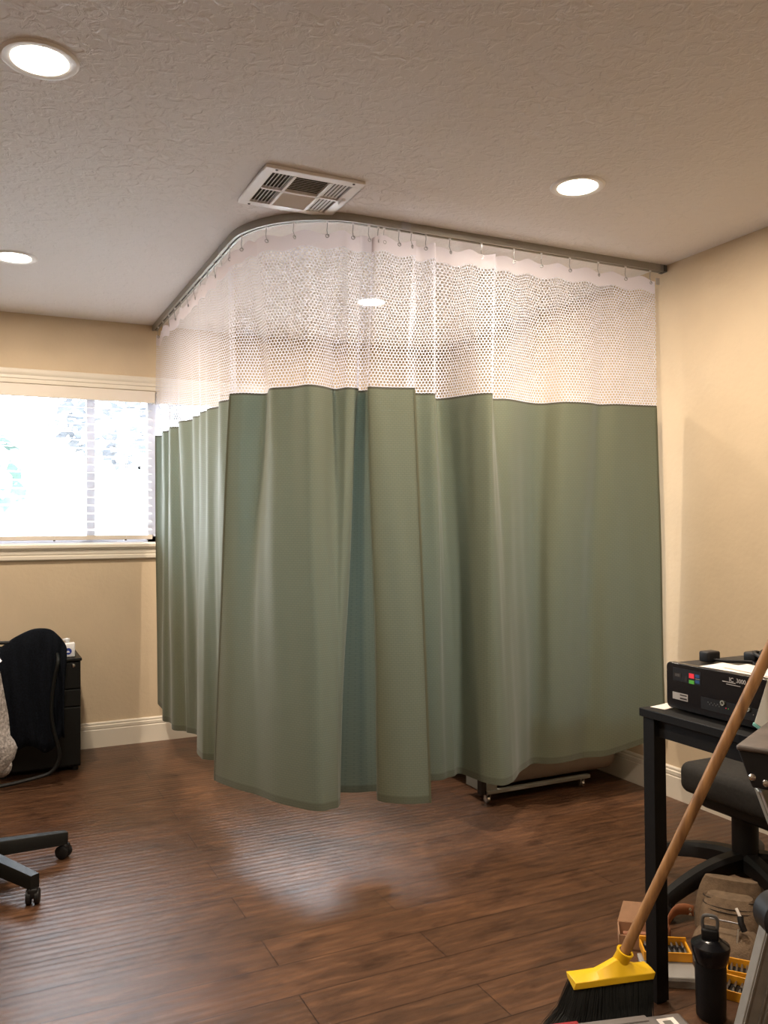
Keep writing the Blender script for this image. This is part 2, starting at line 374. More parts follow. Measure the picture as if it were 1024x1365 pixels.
def text_mesh(name, body, size, T, m, parent, depth=0.0004, bold=0):
    cu = bpy.data.curves.new(name, 'FONT'); cu.body = body; cu.size = size; cu.extrude = depth; cu.align_x = 'CENTER'; cu.align_y = 'CENTER'; cu.offset = bold
    t = bpy.data.objects.new(name, cu); C.objects.link(t)
    dg = bpy.context.evaluated_depsgraph_get(); me = bpy.data.meshes.new_from_object(t.evaluated_get(dg))
    bpy.data.objects.remove(t)
    off = parent_off(parent); T2 = Matrix.Translation(-off) @ T
    me.transform(T2); me.materials.clear(); me.materials.append(M[m])
    o = bpy.data.objects.new(name, me); C.objects.link(o); o.parent = parent; return o
# ------------------------------------------------------------------ room shell
t_ = 0.14
struct('floor', MB().box(XL-t_, XR+t_, YF-t_, YB+t_, -0.10, 0), 'floor', smooth=False)
struct('ceiling', MB().box(XL-t_, XR+t_, YF-t_, YB+t_, HC, HC+0.2), 'ceiling', smooth=False)
w = MB(); w.box(XL-t_, WX0, YB, YB+t_, 0, HC); w.box(WX1, XR+t_, YB, YB+t_, 0, HC)
w.box(WX0, WX1, YB, YB+t_, 0, WZ0); w.box(WX0, WX1, YB, YB+t_, WZ1, HC)
struct('wall_back', w, 'wall', smooth=False)
struct('wall_right', MB().box(XR, XR+t_, YF-t_, YB, 0, HC), 'wall', smooth=False)
struct('wall_left', MB().box(XL-t_, XL, YF-t_, YB, 0, HC), 'wall', smooth=False)
struct('wall_front', MB().box(XL, XR, YF-t_, YF, 0, HC), 'wall', smooth=False)
# moulded baseboards: profile (distance from wall, height)
prof = [(0,0),(0.016,0),(0.016,0.098),(0.013,0.102),(0.013,0.106),(0.0155,0.108),(0.0155,0.122),(0.010,0.126),(0.011,0.130),(0.011,0.136),(0.006,0.142),(0,0.142)]
def run(prof, a, b, nrm):
    a, b, nrm = Vector(a), Vector(b), Vector(nrm)
    rows = [[p + nrm*d + Vector((0,0,z)) for (d, z) in prof] for p in (a, b)]
    m = MB().quad_grid(rows, closev=True); m.fan(rows[0][::-1]); m.fan(rows[1]); return m
struct('baseboard_back', run(prof, (XL, YB, 0), (XR, YB, 0), (0,-1,0)), 'trim', angle=20)
struct('baseboard_right', run(prof, (XR, YF, 0), (XR, YB, 0), (-1,0,0)), 'trim', angle=20)
struct('baseboard_left', run(prof, (XL, YF, 0), (XL, YB, 0), (1,0,0)), 'trim', angle=20)
# window casing: top, bottom apron, sides
cp = [(0,0),(0.010,0),(0.012,0.010),(0.012,0.022),(0.017,0.026),(0.017,0.042),(0.021,0.048),(0.024,0.060),(0.024,0.072),(0.020,0.078),(0,0.078)]
struct('trim_1', run(cp, (WX0-0.07, YB, 2.052), (WX1+0.07, YB, 2.052), (0,-1,0)), 'trim', angle=20)
ap = [(0,0),(0.014,0),(0.020,0.006),(0.020,0.022),(0.014,0.026),(0.014,0.030),(0.017,0.034),(0.017,0.056),(0.026,0.060),(0.026,0.066),(0.034,0.070),(0.034,0.084),(0.028,0.088),(0,0.088)]
struct('trim_2', run(ap, (WX0-0.07, YB, 1.068), (WX1+0.07, YB, 1.068), (0,-1,0)), 'trim', angle=20)
m = MB(); m.box(WX0-0.07, WX0, YB-0.02, YB, 1.156, 2.052); struct('trim_3', m, 'trim', bevel=0.003)
m = MB(); m.box(WX1, WX1+0.07, YB-0.02, YB, 1.156, 2.052); struct('trim_4', m, 'trim', bevel=0.003)
m = MB(); m.box(WX0, WX1, YB-0.002, YB+0.10, WZ0-0.002, WZ0+0.008); struct('trim_5', m, 'white', bevel=0.002)
# two sliding windows side by side
def window(n, x0, x1, stiles):
    y0, y1 = YB+0.085, YB+0.125
    m = MB(); fwid = 0.035
    m.box(x0, x0+fwid, y0, y1, WZ0, WZ1); m.box(x1-fwid, x1, y0, y1, WZ0, WZ1)
    m.box(x0, x1, y0, y1, WZ0+0.005, WZ0+0.04); m.box(x0, x1, y0, y1, WZ1-0.035, WZ1)
    fr = struct('window_%d' % n, m, 'vinyl', smooth=False)
    for (a, b) in stiles: obj('sash_stile', MB().box(a, b, y0-0.012, y1-0.01, WZ0+0.04, WZ1-0.035), 'vinyl', fr, smooth=False)
    xs = [x0+fwid] + [v for s2 in stiles for v in s2] + [x1-fwid]
    for i in range(0, len(xs), 2): obj('pane', MB().box(xs[i], xs[i+1], y0+0.012, y0+0.016, WZ0+0.04, WZ1-0.035), 'glass', fr, smooth=False)
    return fr
w1 = window(1, WX0, WXM+0.012, [(-0.60, -0.555), (0.56, 0.607)])
w2 = window(2, WXM+0.012, WX1, [(1.30, 1.345), (1.95, 1.995)])
obj('sticker', MB().box(0.852, 0.868, YB+0.090, YB+0.0965, 1.592, 1.612), 'black', w1, smooth=False)
# blinds
def blind(x0, x1, label):
    t = thing('window_blind', label, 'blind', ((x0+x1)/2, YB+0.035, WZ0+0.02), 'white slatted blinds in the back window')
    v = MB(); v.box(x0, x1, YB-0.022, YB-0.006, 1.978, 2.047); v.box(x0, x0+0.008, YB-0.006, YB+0.04, 1.978, 2.047); v.box(x1-0.008, x1, YB-0.006, YB+0.04, 1.978, 2.047)
    vo = obj('valance', v, 'valance', t, bevel=0.003); vo['label'] = 'cream valance across the top'
    obj('head_rail', MB().box(x0+0.01, x1-0.01, YB+0.005, YB+0.06, 2.0, 2.043), 'blind', t, smooth=False)
    n = 17
    for k in range(n):
        z = 1.238 + (1.985-1.238)*k/(n-1)
        T = Matrix.Translation((0, YB+0.035, z)) @ Matrix.Rotation(R(12), 4, 'X')
        P = []
        for (yy, zz) in ((-0.025, 0), (-0.012, 0.0022), (0, 0.003), (0.012, 0.0022), (0.025, 0), (0.012, -0.0004), (0, 0.0004), (-0.012, -0.0004)):
            P.append([T @ Vector((x, yy, zz)) for x in (x0+0.012, x1-0.012)])
        s2 = MB().quad_grid(P, closeu=True); s2.fan([p[0] for p in P]); s2.fan([p[1] for p in P][::-1])
        obj('slat', s2, 'blind', t, angle=60)
    rail = obj('bottom_rail', MB().box(x0+0.01, x1-0.01, YB+0.008, YB+0.062, 1.180, 1.205), 'valance', t, bevel=0.004)
    xs = [x0+0.16 + i*(x1-x0-0.32)/4 for i in range(5)]
    for x in xs:
        obj('ladder_cord', MB().tube([(x, YB+0.008, 1.19), (x, YB+0.008, 2.0)], 0.0009, 6).tube([(x, YB+0.062, 1.19), (x, YB+0.062, 2.0)], 0.0009, 6), 'blind', t)
        obj('cord_plug', MB().lathe([(0.0001,-0.006),(0.006,-0.006),(0.006,0),(0.0001,0)], (x, YB+0.03, 1.18), 10), 'slot', rail)
    return t
blind(WX0+0.006, WXM+0.002, 'white horizontal window blind left of the curtain, with cream valance')
b2 = blind(WXM+0.012, WX1-0.006, 'white horizontal window blind seen behind the curtain net')
obj('tilt_wand', MB().tube([(1.015, YB-0.03, 1.97), (1.013, YB-0.032, 1.62)], 0.0035, 8), 'greyplastic', b2)
# ------------------------------------------------------------------ outside
struct('floor_outside', MB().box(-14, 18, YB+t_+0.02, 26, -0.35, -0.15), 'soil', smooth=False)
gw = MB().box(-12, 16, 13.0, 13.2, -0.15, 2.0); tag(obj('garden_wall', gw, 'stucco', smooth=False), 'white stucco garden wall outside the window', 'wall')
def tree(name, x, y, h, rad, leaf, label, seed, n=900):
    rnd = random.Random(seed)
    t = thing(name, label, 'tree', (x, y, -0.15))
    obj('trunk', MB().tube([(x, y, -0.15), (x+0.05, y, h*0.35), (x, y+0.05, h*0.7)], [0.12, 0.09, 0.05], 8), 'bark', t)
    m = MB()
    for i in range(n):
        a, b_, rr = rnd.uniform(0, 2*PI), rnd.uniform(-1, 1), rad*rnd.uniform(0.3, 1)**0.5
        q = Vector((x+rr*math.cos(a)*math.sqrt(1-b_*b_), y+rr*math.sin(a)*math.sqrt(1-b_*b_), h*0.75+rr*b_*0.8))
        T = Matrix.Translation(q) @ Matrix.Rotation(rnd.uniform(0, 6), 4, 'X') @ Matrix.Rotation(rnd.uniform(0, 6), 4, 'Z')
        s2 = rnd.uniform(0.07, 0.13); m.fan([T @ Vector(p) for p in ((-s2, 0, 0), (0, -s2*0.5, 0), (s2, 0, 0), (0, s2*0.5, 0))])
    obj('foliage', m, leaf, t, smooth=False)
tree('garden_tree', -0.75, 9.6, 2.3, 1.2, 'leafA', 'green leafy tree outside the left part of the window', 3, 480)
tree('garden_tree', 1.65, 11.2, 3.6, 0.9, 'leafB', 'greyish tree outside behind the right window pane', 5, 260)
# ------------------------------------------------------------------ downlights
def downlight(x, y, label):
    t = thing('recessed_downlight', label, 'ceiling light', (x, y, HC), 'recessed downlights in the ceiling')
    obj('trim_ring', MB().lathe([(0.070, 0.0), (0.070, -0.004), (0.078, -0.007), (0.090, -0.006), (0.096, -0.001), (0.096, 0.0)], (x, y, HC), 40), 'white', t)
    obj('bulb', MB().lathe([(0.0005, -0.0035), (0.03, -0.0035), (0.055, -0.003), (0.069, -0.001)], (x, y, HC), 32), 'bulb', t)
    L = bpy.data.lights.new('bulb_light', 'AREA'); L.shape = 'DISK'; L.size = 0.13; L.energy = LAMP_W; L.color = LAMP_COL
    o = bpy.data.objects.new('bulb_light', L); C.objects.link(o); o.parent = t; o.location = (0, 0, -0.012)
    return t
d0 = downlight(0.138, 2.30, 'large near downlight at the top left of the ceiling')
dup(d0, (1.905, 2.372, HC), label='downlight to the right of the air vent')
dup(d0, (0.138, 4.03, HC), label='small downlight far left near the window wall')
dup(d0, (1.878, 4.054, HC), label='downlight behind the curtain net')
for (x, y, lb_) in ((0.138, 0.62, 'downlight above and behind the viewer, left'), (1.905, 0.66, 'downlight above and behind the viewer, right')):
    r_ = dup(d0, (x, y, HC), label=lb_)
    for ch in r_.children:
        if ch.type == 'LIGHT': ch.data = ch.data.copy(); ch.data.energy = LAMP_W*0.6

# ------------------------------------------------------------------ ceiling register
def vent():
    x0, x1, y0, y1 = 0.849, 1.208, 2.646, 2.990
    t = thing('air_vent', 'white four-way ceiling air vent with louvres', 'air vent', ((x0+x1)/2, (y0+y1)/2, HC))
    z = HC
    m = MB(); bw = 0.036
    for (a, b, c, d) in ((x0, x1, y0, y0+bw), (x0, x1, y1-bw, y1), (x0, x0+bw, y0+bw, y1-bw), (x1-bw, x1, y0+bw, y1-bw)): m.box(a, b, c, d, z-0.012, z)
    obj('frame', m, 'white', t, bevel=0.003)
    ix0, ix1, iy0, iy1 = x0+bw, x1-bw, y0+bw, y1-bw; W_ = ix1-ix0; ym = (iy0+iy1)/2
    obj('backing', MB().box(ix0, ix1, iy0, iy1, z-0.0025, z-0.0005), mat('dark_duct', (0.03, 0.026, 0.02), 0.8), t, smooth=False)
    xa, xb = ix0+W_*0.27, ix0+W_*0.73
    m = MB(); m.box(ix0, ix1, ym-0.005, ym+0.005, z-0.014, z-0.003)
    for xx in (xa, xb): m.box(xx-0.005, xx+0.005, iy0, iy1, z-0.014, z-0.003)
    obj('divider', m, 'white', t, smooth=False)
    def slat(cx, cy, lx, ly, tilt, axis, wdt=0.016, mt='white'):
        T = Matrix.Translation((cx, cy, z-0.0085)) @ Matrix.Rotation(R(tilt), 4, axis)
        s2 = MB(); 
        if axis == 'Y': s2.box(-wdt/2, wdt/2, -ly/2, ly/2, -0.0006, 0.0006, T)
        else: s2.box(-lx/2, lx/2, -wdt/2, wdt/2, -0.0006, 0.0006, T)
        obj('louvre', s2, mt, t, smooth=False)
    for (ya, yb) in ((iy0, ym-0.005), (ym+0.005, iy1)):
        for k in range(5):
            slat(ix0+0.012+k*(xa-ix0-0.012)/5, (ya+yb)/2, 0, yb-ya, -78, 'Y', 0.006)
            slat(xb+0.012+k*(ix1-xb-0.012)/5, (ya+yb)/2, 0, yb-ya, 30, 'Y', 0.0068)
    for k in range(9):
        slat((xa+xb)/2, iy0+0.008+k*(ym-iy0-0.012)/9, xb-xa-0.010, 0, 25, 'X', 0.007)
        slat((xa+xb)/2, ym+0.010+k*(iy1-ym-0.012)/9, xb-xa-0.010, 0, -42, 'X', 0.016)
    for (sx, sy) in ((x0+0.04, y0+0.012), (x1-0.04, y0+0.012), (x0+0.04, y1-0.012), (x1-0.04, y1-0.012)):
        obj('screw', MB().lathe([(0.0001,-0.0155),(0.004,-0.014),(0.005,-0.012)], (sx, sy, z), 10), 'greyplastic', t)
    obj('damper_lever', MB().box(x1-0.028, x1-0.016, ym-0.03, ym+0.012, z-0.022, z-0.012), 'white', t, bevel=0.002)
vent()
# ------------------------------------------------------------------ curtain track
TX, TY, TRAD = 0.935, 2.952, 0.40
def track_path():
    P = [(TX, YB-0.001), (TX, TY+TRAD)]
    for k in range(1, 25):
        a = R(180 + 90*k/24); P.append((TX+TRAD+TRAD*math.cos(a), TY+TRAD+TRAD*math.sin(a)))
    P.append((XR-0.001, TY-0.010)); return P
TP = track_path()
def along(P, s):
    for i in range(len(P)-1):
        d = math.dist(P[i], P[i+1])
        if s <= d or i == len(P)-2:
            k = s/d; t = ((P[i+1][0]-P[i][0])/d, (P[i+1][1]-P[i][1])/d)
            return (P[i][0]+(P[i+1][0]-P[i][0])*k, P[i][1]+(P[i+1][1]-P[i][1])*k), t
        s -= d
def sweep(P, prof):
    rows = []
    for i, p in enumerate(P):
        a = P[max(i-1, 0)]; b = P[min(i+1, len(P)-1)]; d = math.dist(a, b); tx, ty = (b[0]-a[0])/d, (b[1]-a[1])/d
        nx, ny = ty, -tx
        rows.append([(p[0]+nx*q, p[1]+ny*q, z) for q, z in prof])
    m = MB().quad_grid(rows, closev=True); m.fan(rows[0][::-1]); m.fan(rows[-1]); return m
zt, zb_ = HC-0.0005, HC-0.031
t = thing('curtain_track', 'grey metal ceiling curtain track with rounded corner', 'curtain track', (TX, TY, HC))
obj('channel', sweep(TP, [(-0.015, zt), (-0.015, zb_), (-0.004, zb_), (-0.004, zb_+0.003), (-0.012, zb_+0.003), (-0.012, zt-0.004), (0.012, zt-0.004), (0.012, zb_+0.003), (0.004, zb_+0.003), (0.004, zb_), (0.015, zb_), (0.015, zt)]), 'track', t, angle=30)
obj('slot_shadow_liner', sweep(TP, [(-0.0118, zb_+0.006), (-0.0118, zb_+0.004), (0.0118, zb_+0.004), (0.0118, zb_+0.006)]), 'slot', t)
for s in (1.55, 2.52, 3.85):
    (x, y), (tx, ty) = along(TP, s)
    obj('splice_sleeve', sweep([(x-tx*0.02, y-ty*0.02), (x+tx*0.02, y+ty*0.02)], [(-0.0165, zt), (-0.0165, zb_+0.004), (-0.015, zb_+0.004), (-0.015, zt)] if False else [(0.015, zt), (0.0165, zt), (0.0165, zb_+0.002), (0.015, zb_+0.002)]), 'steel', t)
obj('end_cap', MB().box(XR-0.020, XR-0.002, TY-0.030, TY+0.010, HC-0.033, HC-0.001), 'greyplastic', t, bevel=0.002)
# ------------------------------------------------------------------ curtains
# each column: top plan point on the track, plan point where net meets cloth, plan point and height of the hem
def tk(s): return along(TP, s)[0]
ZH, ZT, ZM = 2.378, 2.320, 1.785
def panel(name, cols, label, seed, creases=()):
    rnd = random.Random(seed)
    t = thing(name, label, 'curtain', (cols[len(cols)//2][1][0], cols[len(cols)//2][1][1], 0), 'cubicle curtain panels on the ceiling track')
    flat = [list(a)+list(b)+list(c) for a, b, c in cols]
    D = catmull(flat, 9)
    n = len(D)
    ph = [rnd.uniform(0, 6) for _ in range(8)]
    U = [0.0]
    for i in range(1, n): U.append(U[-1] + math.dist(D[i][2:4], D[i-1][2:4]))
    def pt(i, z):
        d = D[i]; u = U[i]
        if z >= ZM:
            k = (z-ZM)/(ZH-ZM); k = k*k*(3-2*k)*0.35 + k*0.65
            x = d[2]*(1-k)+d[0]*k; y = d[3]*(1-k)+d[1]*k; return Vector((x, y, z - 0.017*k**2*(1-math.cos(u*41+ph[0]))/2))
        k = (ZM-z)/(ZM-0.2); k = min(1, k)
        kk = k**0.85
        x = d[2]*(1-kk)+d[4]*kk; y = d[3]*(1-kk)+d[5]*kk
        zz = ZM - (ZM-d[6])*((ZM-z)/(ZM-0.2))
        wr = 0.004*math.sin(u*31+ph[1]+z*2.1)*k + 0.006*math.sin(u*13+ph[2]-z*2.2)*math.sin(PI*min(1, k*1.2)) + 0.0012*math.sin(u*70+ph[3]+z*6)*math.sin(PI*k)
        a = D[max(0, i-1)]; b = D[min(n-1, i+1)]; tx, ty = b[2]-a[2], b[3]-a[3]; L = math.hypot(tx, ty) or 1
        nx, ny = ty/L, -tx/L
        for (cu, cz, cl, ang, amp) in creases:
            du, dz = u-cu, z-cz; p = du*math.cos(ang)+dz*math.sin(ang); q = -du*math.sin(ang)+dz*math.cos(ang)
            wr += amp*math.exp(-(p/cl)**2)*math.exp(-(q/0.010)**2)
        return Vector((x+nx*wr, y+ny*wr, zz))
    def part(nm, zs, m):
        G = [[pt(i, z) for z in zs] for i in range(n)]
        uv = [[(U[i], z) for z in zs] for i in range(n)]
        return obj(nm, MB().quad_grid(G, uv=uv), m, t, angle=180)
    hd = part('header_tape', [ZH-(ZH-ZT)*k/3 for k in range(4)], 'tape'); hd['label'] = 'white header tape'
    part('net_top', [ZT-(ZT-ZM)*k/12 for k in range(13)], 'net')['label'] = 'white open net upper section'
    part('top_seam', [ZM+0.001, ZM-0.003, ZM-0.007], 'seam')
    part('cloth', [ZM-0.007-(ZM-0.007-0.227)*k/46 for k in range(47)], 'sage')
    part('hem', [0.227-0.027*k/3 for k in range(4)], 'hem')
    # side seams
    for (i0, i1) in ((0, 1), (n-2, n-1)):
        G = []
        for z in [ZM-0.01-(ZM-0.21)*k/40 for k in range(41)]:
            p = pt(i0, z); q = pt(i1, z); dd = (q-p); dd.z = 0; dd = dd.normalized(); nn = Vector((dd.y, -dd.x, 0))
            e = p if i0 == 0 else q; s2 = 1 if i0 == 0 else -1
            G.append([e+nn*0.0015, e+dd*0.008*s2+nn*0.0015, e+dd*0.008*s2-nn*0.0015, e-nn*0.0015])
        m = MB().quad_grid(G, closev=True); obj('side_seam', m, 'sage', t)
    return t, D, U, pt
def off(p, dx, dy): return (p[0]+dx, p[1]+dy)
def tpx(x=None, y=None):
    # point of the track at given x (right leg) or y (left leg)
    if y is not None: return (TX, y)
    return (x, TY - 0.010*max(0, (x-1.335))/1.53)
P1 = [((0.935, 5.02), (0.930, 5.035), (0.930, 4.97, 0.23)), ((0.945, 4.96), (0.963, 4.998), (0.945, 4.86, 0.205)), ((0.93, 4.80), (0.926, 4.795), (0.904, 4.68, 0.20)),
 ((0.944, 4.72), (0.950, 4.735), (0.925, 4.60, 0.2)), ((0.93, 4.57), (0.920, 4.571), (0.909, 4.43, 0.2)), ((0.948, 4.50), (0.958, 4.514), (0.955, 4.37, 0.2)),
 ((0.93, 4.33), (0.916, 4.315), (0.965, 4.32, 0.2)), ((0.944, 4.21), (0.960, 4.199), (0.996, 4.27, 0.2)), ((0.932, 4.10), (0.938, 4.10), (0.975, 4.12, 0.2)), ((0.945, 4.02), (0.957, 4.02), (0.955, 4.00, 0.2)),
 ((0.93, 3.94), (0.932, 3.931), (0.911, 3.936, 0.2)), ((0.94, 3.86), (0.946, 3.86), (0.911, 3.82, 0.2)), ((0.93, 3.79), (0.934, 3.80), (0.930, 3.79, 0.2)), ((0.945, 3.70), (0.966, 3.706), (0.957, 3.75, 0.2)),
 ((0.93, 3.58), (0.930, 3.574), (0.972, 3.67, 0.2)), ((0.94, 3.50), (0.952, 3.50), (0.985, 3.58, 0.2)), ((0.95, 3.42), (0.965, 3.42), (0.99, 3.50, 0.2))]
P2 = [((0.933, 3.43), (0.914, 3.344), (0.877, 3.472, 0.20)), ((0.940, 3.31), (0.961, 3.303), (0.902, 3.391, 0.20)), ((0.955, 3.24), (1.045, 3.285), (0.940, 3.275, 0.20)),
 ((0.972, 3.19), (1.034, 3.211), (0.985, 3.195, 0.2)), ((0.985, 3.16), (1.025, 3.145), (1.022, 3.077, 0.2)), ((1.04, 3.085), (1.087, 3.085), (1.065, 2.991, 0.2)),
 ((1.11, 3.025), (1.129, 3.013), (1.127, 2.922, 0.2)), ((1.18, 2.99), (1.193, 3.026), (1.171, 2.915, 0.2)), ((1.245, 2.965), (1.262, 3.068), (1.205, 2.925, 0.2)),
 ((1.28, 2.955), (1.290, 3.015), (1.226, 2.955, 0.2)), ((1.325, 2.97), (1.340, 3.02), (1.238, 2.995, 0.2)), ((1.34, 2.985), (1.352, 3.058), (1.265, 3.085, 0.2)),
 ((1.36, 2.98), (1.372, 3.066), (1.331, 3.055, 0.2)), ((1.39, 2.97), (1.388, 3.033), (1.425, 3.029, 0.2)), ((1.375, 2.958), (1.372, 2.998), (1.397, 2.98, 0.2)),
 ((1.40, 2.945), (1.364, 2.966), (1.375, 2.92, 0.2)), ((1.47, 2.95), (1.442, 2.950), (1.441, 2.845, 0.2)), ((1.565, 2.95), (1.538, 2.917), (1.543, 2.820, 0.2))]
P3 = [((1.56, 2.965), (1.560, 3.04), (1.600, 3.05, 0.2)), ((1.60, 2.965), (1.615, 3.034), (1.66, 3.06, 0.2)), ((1.645, 2.94), (1.677, 3.012), (1.715, 3.052, 0.2)), ((1.655, 2.965), (1.715, 3.085), (1.755, 3.063, 0.2)),
 ((1.66, 2.975), (1.752, 3.130), (1.786, 3.068, 0.2)), ((1.73, 2.96), (1.787, 3.091), (1.808, 3.085, 0.2)), ((1.80, 2.95), (1.815, 3.01), (1.828, 3.09, 0.2)), ((1.86, 2.945), (1.845, 2.938), (1.842, 3.02, 0.2)),
 ((1.925, 2.935), (1.889, 2.910), (1.865, 2.91, 0.2)), ((1.935, 2.955), (1.930, 2.975), (1.905, 2.870, 0.2)), ((1.95, 2.97), (1.975, 3.035), (1.955, 2.89, 0.2)), ((2.02, 2.955), (2.045, 3.020), (2.01, 2.94, 0.2)),
 ((2.13, 2.95), (2.187, 3.072), (2.12, 3.034, 0.2)), ((2.22, 2.948), (2.262, 3.068), (2.19, 3.075, 0.2)), ((2.31, 2.945), (2.322, 2.988), (2.250, 3.040, 0.2)), ((2.44, 2.945), (2.44, 2.972), (2.357, 3.030, 0.2)), ((2.51, 2.945), (2.515, 2.992), (2.46, 3.048, 0.2)), ((2.58, 2.945), (2.575, 2.952), (2.54, 3.002, 0.21)),
 ((2.70, 2.942), (2.68, 2.940), (2.70, 2.99, 0.235)), ((2.80, 2.941), (2.785, 2.923), (2.832, 2.945, 0.285))]
c1 = panel('cubicle_curtain', P1, 'sage green curtain panel with net top running from the window wall', 1)
c2 = panel('cubicle_curtain', P2, 'sage green curtain panel with net top at the rounded track corner', 2, [(0.30, 0.55, 0.05, R(28), 0.006)])
c3 = panel('cubicle_curtain', P3, 'widest sage green curtain panel with net top ending at the right wall', 3, [(1.13, 0.60, 0.03, R(35), 0.004), (1.08, 0.57, 0.03, R(5), 0.004)])
# hooks
def hook(x, y, ang, label):
    t = thing('curtain_hook', label, 'hook', (x, y, HC-0.031), 'metal hooks carrying the curtains')
    o = (x, y)
    obj('carrier', MB().box(x-0.004, x+0.004, y-0.003, y+0.003, HC-0.036, HC-0.027), 'white', t, smooth=False)
    z = HC-0.036
    obj('wire', MB().tube([(x, y, z), (x, y+0.002, z-0.012), (x-0.002, y+0.002, z-0.028), (x, y-0.003, z-0.045), (x+0.003, y-0.004, z-0.052), (x+0.004, y, z-0.048)], 0.0013, 6), 'steel', t)
    ring = [(x+0.0065*math.cos(a), y-0.004, z-0.052+0.0065*math.sin(a)) for a in [2*PI*k/14 for k in range(14)]]
    obj('eyelet', MB().tube(ring, 0.0016, 6, closed=True), 'steel', t)
    return t
h0 = None
HK = [(0.935, y, 'left') for y in (4.96, 4.82, 4.66, 4.50, 4.35, 4.20, 4.05, 3.91, 3.78, 3.66, 3.54)]
for s in (1.66, 1.80, 1.95, 2.07, 2.20, 2.30):
    p = along(TP, s)[0]; HK.append((p[0], p[1], 'corner'))
HK += [(x, TY-0.010*(x-1.335)/1.53, 'corner') for x in (1.36, 1.40, 1.425, 1.49, 1.545)]
HK += [(x, TY-0.010*(x-1.335)/1.53, 'right') for x in (1.61, 1.72, 1.87, 2.03, 2.17, 2.32, 2.475, 2.63, 2.775)]
LB = {'left': 'metal hook on the window-side stretch of curtain track', 'corner': 'metal hook at the rounded corner of curtain track', 'right': 'metal hook on the right stretch of curtain track'}
for (x, y, k) in HK:
    if h0 is None: h0 = hook(x, y, 0, LB[k])
    else:
        dup(h0, (x, y, HC-0.031), rotz=random.uniform(-0.6, 0.6) + (PI/2 if k == 'left' else 0), label=LB[k])
# small velcro tab at the wall end of the header
tag(obj('curtain_tab', MB().box(2.800, 2.818, TY-0.022, TY-0.017, 2.345, 2.375), 'lettering', smooth=False), 'small grey tab at the wall end of the curtain', 'tab')
# ------------------------------------------------------------------ treatment bed behind the curtain
t = thing('treatment_bed', 'low taupe padded bed on casters half hidden behind curtain', 'bed', (2.45, 3.55, 0))
obj('padded_body', MB().rbox(2.10, 2.815, 3.232, 4.60, 0.058, 0.50, 0.06, k=5), 'vinylbed', t)
obj('base_frame', MB().box(2.045, 2.62, 3.215, 3.240, 0.044, 0.060).box(2.045, 2.10, 3.222, 3.40, 0.044, 0.110), 'bedframe', t, bevel=0.002)
obj('corner_post', MB().box(2.020, 2.046, 3.225, 3.262, 0.042, 0.115), 'blackgloss', t, bevel=0.002)
def caster(x, y, par, r=0.018, mt='chrome'):
    T = Matrix.Translation((x, y, r)) @ Matrix.Rotation(R(90), 4, 'Y')
    c = obj('caster', MB().lathe([(0.0001,-0.008),(r*0.7,-0.008),(r,-0.005),(r,0.005),(r*0.7,0.008),(0.0001,0.008)], (0,0,0), 18, T), mt, par)
    obj('caster_fork', MB().tube([(x, y, r*1.2), (x, y, r*2.7)], 0.006, 8).box(x-0.011, x-0.009, y-0.010, y+0.010, r*0.7, r*2.1).box(x+0.009, x+0.011, y-0.010, y+0.010, r*0.7, r*2.1), mt, c)
for (x, y) in ((2.058, 3.24), (2.585, 3.24), (2.30, 4.45), (2.61, 4.45)): caster(x, y, t)
# ------------------------------------------------------------------ file cabinet and sanitiser (left)
t = thing('file_cabinet', 'black metal file cabinet with drawers against window wall', 'cabinet', (0.28, 4.81, 0))
obj('body', MB().box(0.085, 0.474, 4.62, 5.03, 0.025, 0.565), 'blackmetal', t, bevel=0.004)
obj('top', MB().box(0.080, 0.479, 4.598, 5.035, 0.565, 0.580), 'blackmetal', t, bevel=0.004)
for (a, b) in ((0.425, 0.560), (0.335, 0.420), (0.035, 0.330)):
    d = obj('drawer', MB().box(0.088, 0.471, 4.602, 4.62, a, b), 'blackmetal', t, bevel=0.004)
    if a > 0.4:
        T = Matrix.Translation((0.437, 4.602, 0.543)) @ Matrix.Rotation(R(90), 4, 'X')
        obj('lock', MB().lathe([(0.0001,0.004),(0.006,0.004),(0.009,0.002),(0.009,-0.001)], (0,0,0), 16, T), 'chrome', d)['label'] = 'round chrome lock'
for (x, y) in ((0.11, 4.65), (0.45, 4.65), (0.11, 5.0), (0.45, 5.0)): obj('foot', MB().lathe([(0.0001,0),(0.015,0),(0.015,0.026),(0.0001,0.026)], (x, y, 0), 12), 'black', t)
t = thing('sanitizer_bottle', 'small white bottle with round blue label on the black cabinet', 'bottle', (0.42, 4.66, 0.58))
x0, y0 = 0.420, 4.66
obj('body', MB().rbox(x0-0.030, x0+0.030, y0-0.018, y0+0.018, 0.580, 0.655, 0.008), 'white', t)
obj('cap', MB().lathe([(0.010,0.655),(0.010,0.664),(0.014,0.665),(0.014,0.676),(0.0001,0.678)], (x0-0.008, y0, 0), 16).box(x0-0.030, x0-0.005, y0-0.006, y0+0.006, 0.668, 0.676), 'white', t)
T = Matrix.Translation((x0-0.004, y0-0.0185, 0.612)) @ Matrix.Rotation(R(90), 4, 'X')
lb = obj('label', MB().lathe([(0.0001,0.0008),(0.0165,0.0008),(0.0165,0)], (0,0,0), 24, T), 'blue', t); lb['label'] = 'round blue label'
obj('emblem', MB().prism([(-0.008,-0.006),(0.008,-0.006),(0.004,0.001),(0.001,-0.001),(0,0.008),(-0.002,0.0),(-0.005,0.002)], 0.0008, 0.0014, T), 'white', lb, smooth=False)
